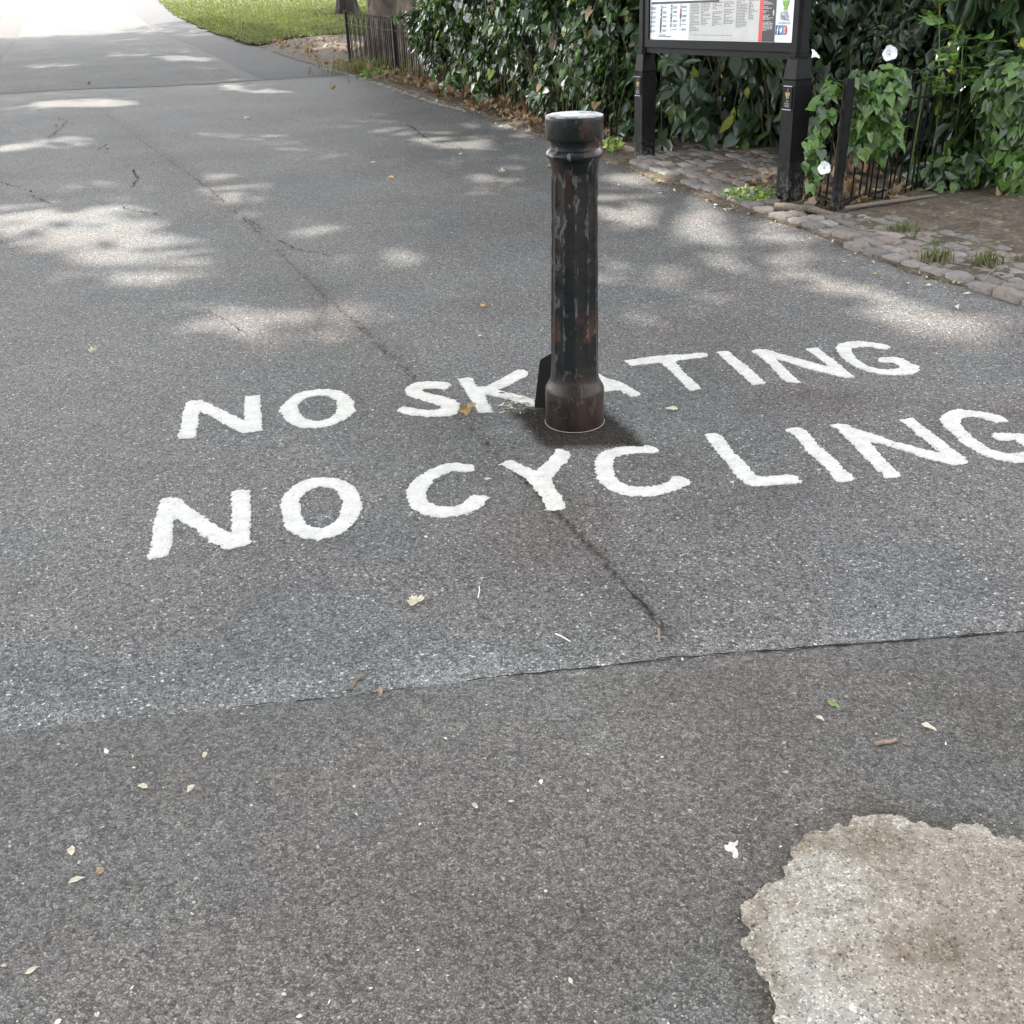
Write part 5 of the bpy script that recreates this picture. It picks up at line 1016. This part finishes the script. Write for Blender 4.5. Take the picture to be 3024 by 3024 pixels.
FL = [(786, 1141, .085, m_deadpale, 'pale cream leaf lying alone below the first C of CYCLING', .35, 0, 2.2),
      (176, 669, .07, m_deadpale, 'small crumpled buff leaf on the left of the path', 1.4, 0, 1),
      (737, 339, .09, m_yel, 'yellow leaf lying in mid path beyond the letters', .6, 0, .3),
      (911, 581, .055, m_yel, 'small yellow ochre leaf just left of the bollard, halfway up', .5, 0, 1),
      (202, 283, .09, m_deadtan, 'orange brown leaf on the far left of the path', .6, 0, .5),
      (190, 1652, .03, m_deadtan, 'tiny torn golden leaf low on the left', .6, 0, 1),
      (655, 335 * 1.0 if 0 else 520, .03, m_deadtan, 'tiny brown leaf scrap left of centre', .5, 0, 1),
      (105, 240, .07, m_dead, 'dark curled leaf near the crack at the far left', 1.2, 0, 1),
      (75, 205 + 5, .07, m_dead, 'dark leaf left of the curled leaf at the far left', 1.2, 0, 2),
      (170, 160, .16, m_dead, 'larger clump of dark leaf on the far path', 1.0, 0, 0),
      (628, 171, .16, m_dead, 'dark curled leaf near the corner of the dark strip', 1.5, 0, 1),
      (692, 152, .16, m_deadtan, 'tan leaf at the path edge below the railing', .8, 0, 1),
      (945, 328, .12, m_deadpale, 'buff leaf on the path left of the bollard cap', .6, 0, 0),
      (702, 309, .09, m_deadpale, 'whitish torn leaf on the path beyond the letters', .4, 0, 0),
      (868, 294, .08, m_deadpale, 'slim pale leaf on the path beyond the bollard', .3, 0, 0.4),
      (465, 225, .12, m_deadpale, 'small pale leaf on the upper left of the path', .5, 0, 1),
      (1245, 347, .10, m_deadtan, 'orange leaf on the path in front of the left sign post', .5, 0, 0.2),
      (1035, 318, .11, m_deadtan, 'rust brown leaf peeping out left of the bollard', .8, 0, .2),
      (1650, 520, .04, m_yel, 'small yellow scrap on the path near the setts', .4, 0, .2),
      (1365, 370, .12, m_dead, 'dark brown curled leaf at the edge of the setts', 1.6, 0, .5),
      (1890, 378, .16, m_deadtan, 'large orange brown dead leaf under the low shrub at the right edge', 1.5, 0, 1.2),
      (1665, 475, .08, m_deadpale, 'cream leaf lying on the sett edging', .5, 0, 2.2),
      (905, 345 * 0 + 637, .03, m_deadpale, 'tiny white leaf scrap beyond the S of SKATING', .4, 0, 1)]
for a in FL: fallen(a[0], a[1], a[2] * .72, a[3], a[4], a[5], 0, rot=a[7])
gl = G(877 * K, 783 * K); vs = []; nu, nv = 10, 22
for i in range(nu):
    u = i / (nu - 1)
    for j in range(nv):
        a = -2.6 + 5.2 * j / (nv - 1) + .2 * math.sin(u * 5); rr = .006 + .013 * u + .002 * math.sin(3 * a + 4 * u); x_ = .066 * (1 - u) + (.006 * math.sin(4 * a) if u > .8 else 0); y_ = rr * math.sin(a); z_ = .018 - rr * math.cos(a) * (1 if u < 2 else 0)
        ca, sa = math.cos(1.0), math.sin(1.0); vs.append((x_ * ca - y_ * sa, x_ * sa + y_ * ca, z_ + .002))
o = link('fallen_leaf', npmesh('fallen_leaf', vs, np.array([(i * nv + j, i * nv + j + 1, (i + 1) * nv + j + 1, (i + 1) * nv + j) for i in range(nu - 1) for j in range(nv - 1)]), True), m_deadtan); o.location = (gl[0], gl[1], 0)
tag(o, 'curled tan leaf rolled up at the foot of the K of SKATING', 'leaf', 'leaves fallen on the path')
nl = 70; gb = G(1590, 1215); Pl = np.stack([gb[0] - .16 + .30 * rng.random(nl), gb[1] - .03 + .22 * rng.random(nl), np.full(nl, .006)], 1)
Pl = Pl[np.hypot(Pl[:, 0] - bx, Pl[:, 1] - by) > .125]
tag(litter('bollard_litter', Pl, .008 + .030 * rng.random(len(Pl)) ** 2, m_chip, OVAL, flatness=.25), 'dry chips and husks gathered on the ground beside the black plate of the bollard', 'debris', kind='stuff')
fallen(1569, 1336, .032, m_green1, 'small fresh green leaf on the dark near surface', rot=-.9, oval=True)
fallen(1985 / K, 1005 / K * 0 + 776, .05, m_deadpale, 'dry winged seed cluster left of the black plate', rot=2.6, oval=True, name='seed_cluster', cat='seed')
for (px, py, sz, ro, lab) in [(272, 1492, .045, 2.8, 'slim pale seed husk low on the left, upper one'), (361, 1497, .05, 1.2, 'upright cream seed husk low on the left'), (137, 1612, .05, 1.9, 'pair of pale seed wings near the left edge'), (145, 1668, .05, .4, 'torn white leaf scrap near the left edge'), (62, 1838, .04, .6, 'white oval petal at the lower left'), (897, 1528, .035, 2.2, 'small cream husk in the lower middle'), (388, 1432, .035, 1.5, 'thin dry husk below the joint on the left'), (1380, 915, .03, -.7, 'pinkish husk between L and the second C'), (920, 908 + 2, .045, .3, 'grey frayed husk between C and Y'), (1750, 1379, .06, -.7, 'white splinter on the dark surface at the right'), (1545, 1362, .04, -.9, 'short white stalk left of the brown stick')]:
    fallen(px, py, sz * .55, m_deadpale, lab, rot=ro, oval=True, name='seed_husk', cat='seed husk')
def twig(pts, r, mat, label, name='twig'):
    g = [G(x * K, y * K) for x, y in pts]; o0 = g[0].copy(); mb = MB(); n = len(g)
    mb.tube([p - o0 + np.array([0, 0, r * .9 + .003 * (k % 2)]) for k, p in enumerate(g)], [r * (1.1 - .35 * k / n) for k in range(n)], 7)
    o = mb.build(name, mat, smooth=True); o.location = (o0[0], o0[1], .003); tag(o, label, 'twig', 'twigs on the path'); return o
twig([(662, 1307), (664, 1300), (670, 1290), (678, 1284), (690, 1280)], .0055, m_twig, 'bent grey twig at the long joint, left of centre')
twig([(719, 1304), (719, 1311), (718, 1319)], .005, m_twigbrown, 'short brown stub of wood beside the bent twig')
twig([(1650, 1409), (1664, 1407), (1678, 1405), (1690, 1402)], .0045, m_twigbrown, 'smooth brown stick on the dark surface at the right')
twig([(1242, 1190), (1243, 1200), (1244, 1215)], .0025, m_twigbrown, 'thin brown stalk at the end of the diagonal seam')
twig([(1712, 1274), (1725, 1277), (1738, 1285)], .0018, m_twig, 'thin dark curved stalk on the near surface at right')
twig([(958, 1181), (965, 1172), (976, 1166)], .0015, m_twig, 'thin dark curved stalk below the letters')
twig([(1048, 1198), (1060, 1205), (1076, 1213)], .0012, m_white, 'thin pale grass stalk below the Y')
twig([(902, 1130), (905, 1117), (904, 1108)], .0010, m_white, 'short pale grass stalk right of the cream leaf')
twig([(1742, 990), (1752, 993), (1766, 989)], .003, m_twig, 'dark scrap of twig right of the lower line of letters')
twig([(1906, 1621), (1920, 1623), (1940, 1621)], .0022, m_twig, 'dark twig on the concrete patch at the right edge')
twig([(1132, 468 - 40), (1140, 430), (1150, 424)], .001, m_twig, 'hair thin stalk on the path beyond the bollard')
# fallen branch at the foot of the right sign post
mb = MB(); A0 = G(2285, 632); g = [G(x, y) - A0 + np.array([0, 0, .045]) for x, y in [(2285, 632), (2320, 634), (2360, 640), (2385, 638), (2430, 650), (2455, 655)]]
mb.tube(g, [.022, .026, .025, .028, .016, .012], 9); o = mb.build('fallen_branch', m_twig, smooth=True); o.location = (A0[0], A0[1], 0); tag(o, 'mossy brown branch lying at the foot of the right sign post', 'branch')
mb = MB(); g = [G(x, y) - A0 + np.array([0, 0, .05]) for x, y in [(2495, 640), (2580, 626), (2680, 612), (2760, 600)]]; mb.tube(g, [.014, .013, .012, .008], 7); o = mb.build('fallen_branch', m_twig, smooth=True); o.location = (A0[0], A0[1], 0); tag(o, 'thin dark branch lying along the foot of the right railing', 'branch')
for k, (pts, lab) in enumerate([([(2880, 800), (2920, 825), (2960, 850), (2985, 862)], 'long pale dry stalk on the setts at the right edge'), ([(2900, 855), (2915, 835), (2935, 815)], 'pale forked stalk beside the long dry stalk'), ([(2500, 772), (2515, 780), (2530, 786)], 'pale stick on the path near the setts')]):
    o = twig([(x / K, y / K) for x, y in pts], .0018, m_twigbrown, lab, 'dry_stalk'); o.location.z = .04 if k < 2 else .004

gl = GP([(1368, 1600), (1376, 1592), (1384, 1594), (1392, 1590), (1388, 1600), (1392, 1612), (1390, 1622), (1380, 1626), (1384, 1612), (1372, 1608)], K)
tag(link('white_splash', sdf_mesh('white_splash', [gl], .0012, lambda x, y, f: .0052 + .0006 * np.clip(-f / .003, 0, 1), namp=.006, nsc=160, seed=9, base=.003), m_paint), 'small white splash mark on the dark surface left of the concrete patch', 'splash mark')
# grass tufts and weeds
def tuft(px, py, n, h, spread, label, wide=.006, mat=None, name='grass_tuft'):
    g = G(px, py); P = rng.standard_normal((n, 3)) * [spread, spread, 0]; P[:, 2] = -.01
    V_ = []; Fc = []
    for k in range(n):
        a = random.uniform(0, 2 * PI); l = h * random.uniform(.5, 1.1); ln = random.uniform(.2, .9) * l; b = P[k]; s_ = np.array([-math.sin(a), math.cos(a), 0]) * wide / 2; d = np.array([math.cos(a), math.sin(a), 0])
        q0 = b; q1 = b + d * ln * .35 + [0, 0, l * .6]; q2 = b + d * ln + [0, 0, l * .85]
        i = len(V_); V_ += [q0 - s_, q0 + s_, q1 + s_ * .8, q1 - s_ * .8, q2]; Fc += [(i, i + 1, i + 2), (i, i + 2, i + 3), (i + 3, i + 2, i + 4)]
    o = link(name, npmesh(name, V_, np.array(Fc)), mat or m_blade); o.location = (g[0], g[1], .03); tag(o, label, 'grass tuft', 'weeds and grass tufts at the path edge'); return o
tuft(2668, 700, 110, .08, .05, 'grass tuft in the setts nearest the end post'); tuft(2765, 785, 110, .10, .035, 'upright grass tuft at the front edge of the setts'); tuft(2910, 800, 90, .10, .035, 'grass tuft beside the long dry stalk at right')
tuft(2765, 735, 40, .05, .025, 'tiny grass tuft in the middle of the setts'); tuft(3005, 790, 40, .05, .03, 'tiny grass tuft at the right picture edge')
tuft(1100, 212, 420, .22, .30, 'long grass growing at the foot of the far railing', wide=.012); tuft(1210, 235, 160, .16, .25, 'sparse grass under the railing beside the first leaves', wide=.01)
clump('weed', 'leafy bright green weed at the front corner of the right sign post', [(*G(2225, 600)[:2], .05, .17, .13, .045, 2), (*G(2170, 590)[:2], .04, .1, .08, .03, .6)], 420, .035, [(.7, m_vineb), (.2, m_yelleaf), (.1, m_deadpale)], tmpl=OVAL, cat='weed', drop=-.2)
clump('weed', 'small bright green weed left of the left sign post', [(*G(1810, 452)[:2], .06, .08, .06, .05, 1)], 60, .05, [(.6, m_vineb), (.4, m_yelleaf)], tmpl=OVAL, cat='weed', drop=-.2)
clump('weed', 'green weed at the foot of the hedge beyond the bollard', [(*G(1360, 285)[:2], .12, .22, .2, .12, 1)], 160, .08, [(.7, m_vine), (.3, m_vineb)], tmpl=HEART, cat='weed', drop=.2)
clump('weed', 'leafy weed at the stone edging below the far railing', [(*G(1100, 228)[:2], .05, .2, .15, .05, 1)], 90, .07, [(1, m_vineb)], tmpl=OVAL, cat='weed', drop=-.1)

# mown lawn blades (only the part that shows)
n = 150000; px = rng.random(n) * 1400 - 40; py = rng.random(n) ** .8 * 160 - 20
d = FW[None] + RT[None] * ((px - 1512) / F)[:, None] - UP[None] * ((py - 1512) / F)[:, None]; Pg = CP + d * ((.03 - H) / d[:, 2])[:, None]
ok = (sdf([lawn], Pg[:, 0], Pg[:, 1]) < -.0) & (Pg[:, 1] < 75); Pg = Pg[ok]; m = len(Pg); a = rng.random(m) * 2 * PI; hgt = .035 + .035 * rng.random(m); wd = .010 + .012 * rng.random(m)
s_ = np.stack([-np.sin(a), np.cos(a), 0 * a], 1) * wd[:, None]; tip = Pg + np.stack([np.cos(a) * .03, np.sin(a) * .03, hgt], 1)
V_ = np.stack([Pg - s_, Pg + s_, tip], 1).reshape(-1, 3); tag(link('lawn_grass', npmesh('lawn_grass', V_, np.arange(3 * m).reshape(-1, 3)), m_blade), 'short mown grass of the park lawn beyond the path', 'grass', kind='stuff')

# ------------------------------------------------------------------ trees
SUNS = SD / SD[2]
LP = [  # lit patches on the ground: x, y, rx, ry (in 1932-px), angle deg, strength
 (150, 14, 150, 14, 0, 1.0), (300, 18, 110, 14, 0, 1), (60, 14, 60, 16, 0, 1), (470, 28, 150, 18, 5, 1), (560, 62, 60, 9, 10, .8), (430, 60, 80, 8, 5, .6), (740, 20, 60, 10, 0, .4), (900, 66, 40, 10, 0, .5), (640, 88, 50, 7, 0, .8), (610, 95, 60, 5, 0, .5),
 (300, 55, 130, 8, 0, .5), (350, 110, 50, 5, 3, 1), (390, 66, 60, 3.5, 0, .8), (440, 155, 60, 7, 3, .5), (170, 195, 110, 6, 0, 1), (60, 205, 50, 4, 0, .6), (470, 168, 70, 5, 4, .9), (250, 105, 60, 4, 0, .6), (60, 276, 60, 10, -5, .9), (120, 268, 40, 6, -3, .9), (100, 125, 40, 4, 0, .8), (480, 258, 90, 7, 3, .7),
 (860, 280 - 8, 55, 8, 0, .0),
 (575, 290, 50, 5, 5, .9), (700, 308, 35, 4, 0, .5), (690, 218, 40, 5, 5, .5), (650, 235, 35, 6, 3, .7), (800, 245, 40, 5, 3, .6), (860, 268, 75, 9, 6, 1), (760, 252, 60, 6, 3, .6), (700, 262, 30, 4, 3, .4), (980, 240, 60, 6, 5, .7), (1010, 262, 45, 5, 8, .6), (565, 245, 40, 5, 0, .3),
 (165, 283 + 155, 110, 34, 5, 1.0), (40, 405, 90, 28, 0, .9), (230, 500, 110, 26, 6, 1.0), (330, 490, 60, 22, 10, .8), (290, 435, 70, 16, 8, .7), (165, 355, 30, 10, 0, .6), (280, 355, 40, 8, 3, .5), (60, 350, 60, 7, 0, .5), (230, 395, 60, 12, 5, .8), (440, 350, 50, 18, 12, .8), (540, 425, 55, 12, 12, .7), (480, 400, 50, 8, 8, .5), (740, 490, 45, 12, 6, .75),
 (430, 600, 70, 26, 5, .9), (550, 590, 70, 24, 15, .6), (640, 600, 60, 20, 30, .6), (520, 640, 60, 20, 10, .4), (370, 640, 70, 16, 0, .35), (700, 620, 50, 14, 30, .45), (650, 570, 30, 30, 45, .4),
 (960, 345, 70, 10, 10, .75), (880, 345, 50, 6, 5, .6), (1010, 365, 30, 6, 5, .6), (1180, 360, 40, 7, 0, .4), (990, 355, 40, 6, 0, .5),
 (1190, 395, 60, 28, 8, .95), (1330, 425, 110, 26, 8, .95), (1300, 400, 190, 40, 6, .75), (1500, 520, 180, 34, 10, .65), (1750, 610, 140, 30, 8, .8), (120, 560, 140, 20, 4, .3), (620, 520, 120, 22, 15, .35), (1450, 455, 90, 22, 12, .85), (1250, 540, 120, 30, 8, .6), (1560, 560, 130, 16, 12, .5), (1400, 600, 140, 14, 6, .35), (850, 420, 160, 40, 8, .3), (700, 350, 160, 20, 5, .35), (420, 300, 120, 12, 5, .4), (900, 560, 120, 30, 8, .3), (200, 620, 120, 20, 5, .25), (1300, 455, 60, 9, 6, .6), (1210, 450, 50, 9, 6, .5), (1480, 470, 50, 12, 14, .7), (1560, 500, 60, 10, 14, .5), (1380, 470, 70, 6, 6, .5), (1260, 500, 60, 7, 5, .35), (1500, 530, 80, 8, 10, .35), (1190, 610, 40, 12, 0, .55), (1240, 585, 60, 8, 0, .3), (1650, 560, 60, 9, 10, .45),
 (1800, 620, 70, 20, 6, .85), (1880, 645, 50, 10, 6, .7), (1740, 600, 60, 12, 8, .6), (1700, 570, 40, 8, 5, .5), (1850, 590, 60, 8, 10, .4),
 (1540, 425, 60, 10, 12, .6), (1690, 470, 60, 8, 12, .45), (1790, 530, 50, 14, 10, .7), (1340, 330, 50, 6, 3, .9), (1300, 285, 50, 8, 3, .6), (1210, 290, 40, 8, 0, .8), (1640, 400, 40, 6, 10, .5), (1500, 340, 30, 6, 5, .4),
 (100, 1210, 190, 70, -5, .28), (280, 1120, 200, 60, 0, .15), (60, 1290, 120, 40, 0, .25), (1600, 1120, 260, 90, 0, .15), (1050, 1130, 160, 50, 0, .10), (1500, 1480, 300, 120, 0, .08)]
EXTRA = []   # sun gaps aimed at things above the ground: world point, radius, strength
def extra(px, py, y, r, s): P = V(px, py, y); g = P - SUNS * P[2]; EXTRA.append((g[0], g[1], r, s))
for a in [(1840, 300, 7.9, .45, .9), (1700, 300, 9.2, .35, .6), (1640, 330, 9.5, .3, .5), (2640, 240, yR, .22, .5), (2780, 140, yR + .55, .28, .9), (2830, 240, yR + .55, .25, .8), (2750, 60, yR + .55, .2, .6), (2400, 470, yR, .18, .8), (2460, 590, yR, .12, .9), (1700, 100, 9.0, .3, .35), (1500, 60, 10.5, .4, .6), (1300, 100, 13.5, .6, .6), (1750, 60, 8.8, .35, .5), (1420, 150, 11.5, .35, .6), (1600, 150, 10.2, .3, .5), (1697, 325, by, .09, .35), (2629, 155, yR, .12, .7), (1180, 40, 19.5, .6, .3)]: extra(*a)
def light(gx, gy):
    P = np.stack([gx, gy, np.zeros_like(gx)], 1); px, py = PR(P); px = px / K; py = py / K
    bad = ~np.isfinite(px) | (gy < .6); Lm = np.zeros(len(gx))
    wob = fbm(gx * 2.3, gy * 2.3, 77) * .9 + fbm(gx * 7, gy * 7, 78) * .5
    wob2 = fbm(gx * 16, gy * 16, 79, 2) * .5
    for x, y, rx, ry, an, s_ in LP:
        if s_ <= 0: continue
        y = max(y, -60); c, s2 = math.cos(math.radians(an)), math.sin(math.radians(an)); g0 = G(x * K, y * K)[:2]
        A1 = G((x + rx * c) * K, (y + rx * s2) * K)[:2] - g0; A2 = g0 - G((x - ry * s2) * K, (y + ry * c) * K)[:2]
        l1 = np.linalg.norm(A1); l2 = np.linalg.norm(A2); A1 = A1 * (l1 + .13) / l1; A2 = A2 * (l2 + .13) / l2
        inv = np.linalg.inv(np.stack([A1, A2], 1)); dx, dy = gx - g0[0], gy - g0[1]
        e = np.hypot(inv[0, 0] * dx + inv[0, 1] * dy, inv[1, 0] * dx + inv[1, 1] * dy) + wob * .8 + wob2
        Lm = np.maximum(Lm, s_ ** .8 * np.clip((1.45 - e) / .6, 0, 1))
    amb = np.clip(fbm(gx * 1.1, gy * 1.1, 91) * 2.2 + .05, 0, .45) * np.clip((gy - 3.2) / 3, 0, 1)
    Lm = np.maximum(Lm, amb); Lm = np.where(bad, 0, Lm * (1 - .25 * np.clip(fbm(gx * 5, gy * 5, 93) * 4, 0, 1)))
    for x, y, r, s_ in EXTRA: Lm = np.maximum(Lm, s_ * np.clip(1.5 - np.hypot(gx - x, gy - y) / r, 0, 1))
    return Lm
def crown(name_parent, c, R3, n, size, lo):
    out = []; tot = 0
    while tot < n:
        u = unit(rnd(n)) * (rng.random(n) ** (1 / 2.6))[:, None]; P = np.array(c) + u * np.array(R3)
        P[:, 2] = np.maximum(P[:, 2], lo)
        P = P; g = P - SUNS[None] * P[:, 2:3]; Lg = light(g[:, 0], g[:, 1]); keep = rng.random(n) < (1 - Lg) ** 1.7
        out.append(P[keep]); tot += keep.sum()
        if len(out) >= 1: break
    P = np.concatenate(out); m = len(P); return P, unit(np.array([0, 0, .6]) + rnd(m, .7)), rnd(m), size * (.7 + .6 * rng.random(m))
def tree(name, label, base, r0, c, R3, n, size, bark, trunk_h=6.0, flare=1.0, group=None):
    o = empty(name, (base[0], base[1], 0), label, 'tree', group); b = np.array([base[0], base[1], 0.])
    mb = MB(); cx = np.array(c, float); nseg = 36; hs = [-.1, .02, .12, .3, .55, .9, 1.5, 2.5, 4, trunk_h]
    lob = np.random.default_rng(int(abs(base[0] * 100))).random(8) * 2 * PI
    def flr(r, z, a): return r * (1 + (.16 * math.exp(-max(z, 0) / .7)) * math.sin(5 * a + lob[0]) + .05 * math.sin(3 * a + lob[1] + z) + .03 * math.sin(9 * a + lob[2] - z * 2))
    prof = [(r0 * (1 + .42 * flare * math.exp(-max(h, 0) / .35)) * (1 - .045 * h), h) for h in hs]
    mb.lathe(prof, nseg, fl=flr); mb.build('trunk', bark, o, True)
    mb = MB(); top = np.array([0, 0, trunk_h - .3]); rr = np.random.default_rng(5)
    for k in range(8):
        a = 2 * PI * k / 8 + rr.random(); e = (cx - b) + np.array([math.cos(a) * R3[0] * .62, math.sin(a) * R3[1] * .62, R3[2] * (rr.random() - .5)]); mid = top * .55 + e * .45 + np.array([0, 0, .8])
        mb.tube([top * .98, top * .8 + mid * .2 + [0, 0, .2], mid, mid * .4 + e * .6, e], [r0 * .5, r0 * .36, r0 * .24, r0 * .15, .04], 8)
        for j in range(3):
            e2 = mid * .5 + e * .5 + rr.standard_normal(3) * [2.2, 2.2, 1.4]; mb.tube([mid, (mid + e2) / 2 + [0, 0, .2], e2], [r0 * .15, .07, .03], 6)
    mb.build('limbs', bark, o, True)
    P, N, L, S_ = crown(o, c, R3, n, size, c[2] - R3[2] * .9); leaves('crown', P - b, N, L, S_, QUAD, m_canopy, o); return o
tb = G(1182, 170); td = G(1028, 47)
tree('plane_tree', 'massive plane tree with flaking grey brown trunk behind the far railing', (tb[0], tb[1]), .47, (-2.0, 18.6, 14.5), (11, 11.5, 6.5), 80000, .20, m_bark, 7.5)
tree('dark_tree', 'dark trunked tree standing on the lawn beyond the big plane tree', (td[0], td[1]), .24, (-6.5, 38.5, 14), (9.5, 8.5, 5.5), 34000, .26, m_barkd, 7.5, 1.4)
tree('plane_tree', 'plane tree left of the path whose crown shades the near path', (-14.5, 12.5), .45, (-11.5, 11.5, 14.5), (9.0, 11.5, 6.5), 64000, .20, m_bark, 7.5)
tree('plane_tree', 'plane tree on the left lawn whose crown shades the far path', (-17, 27), .42, (-15.5, 26.5, 14), (9.5, 10.0, 6.0), 52000, .24, m_bark, 7.5)
tree('plane_tree', 'unseen plane tree added behind the viewer, low dense crown blocking bright sky', (-4.5, -10), .4, (-1.5, -10, 8.5), (11, 5, 6.5), 20000, .38, m_bark, 5.0)  # out of view, added to cut sky reflections on the bollard
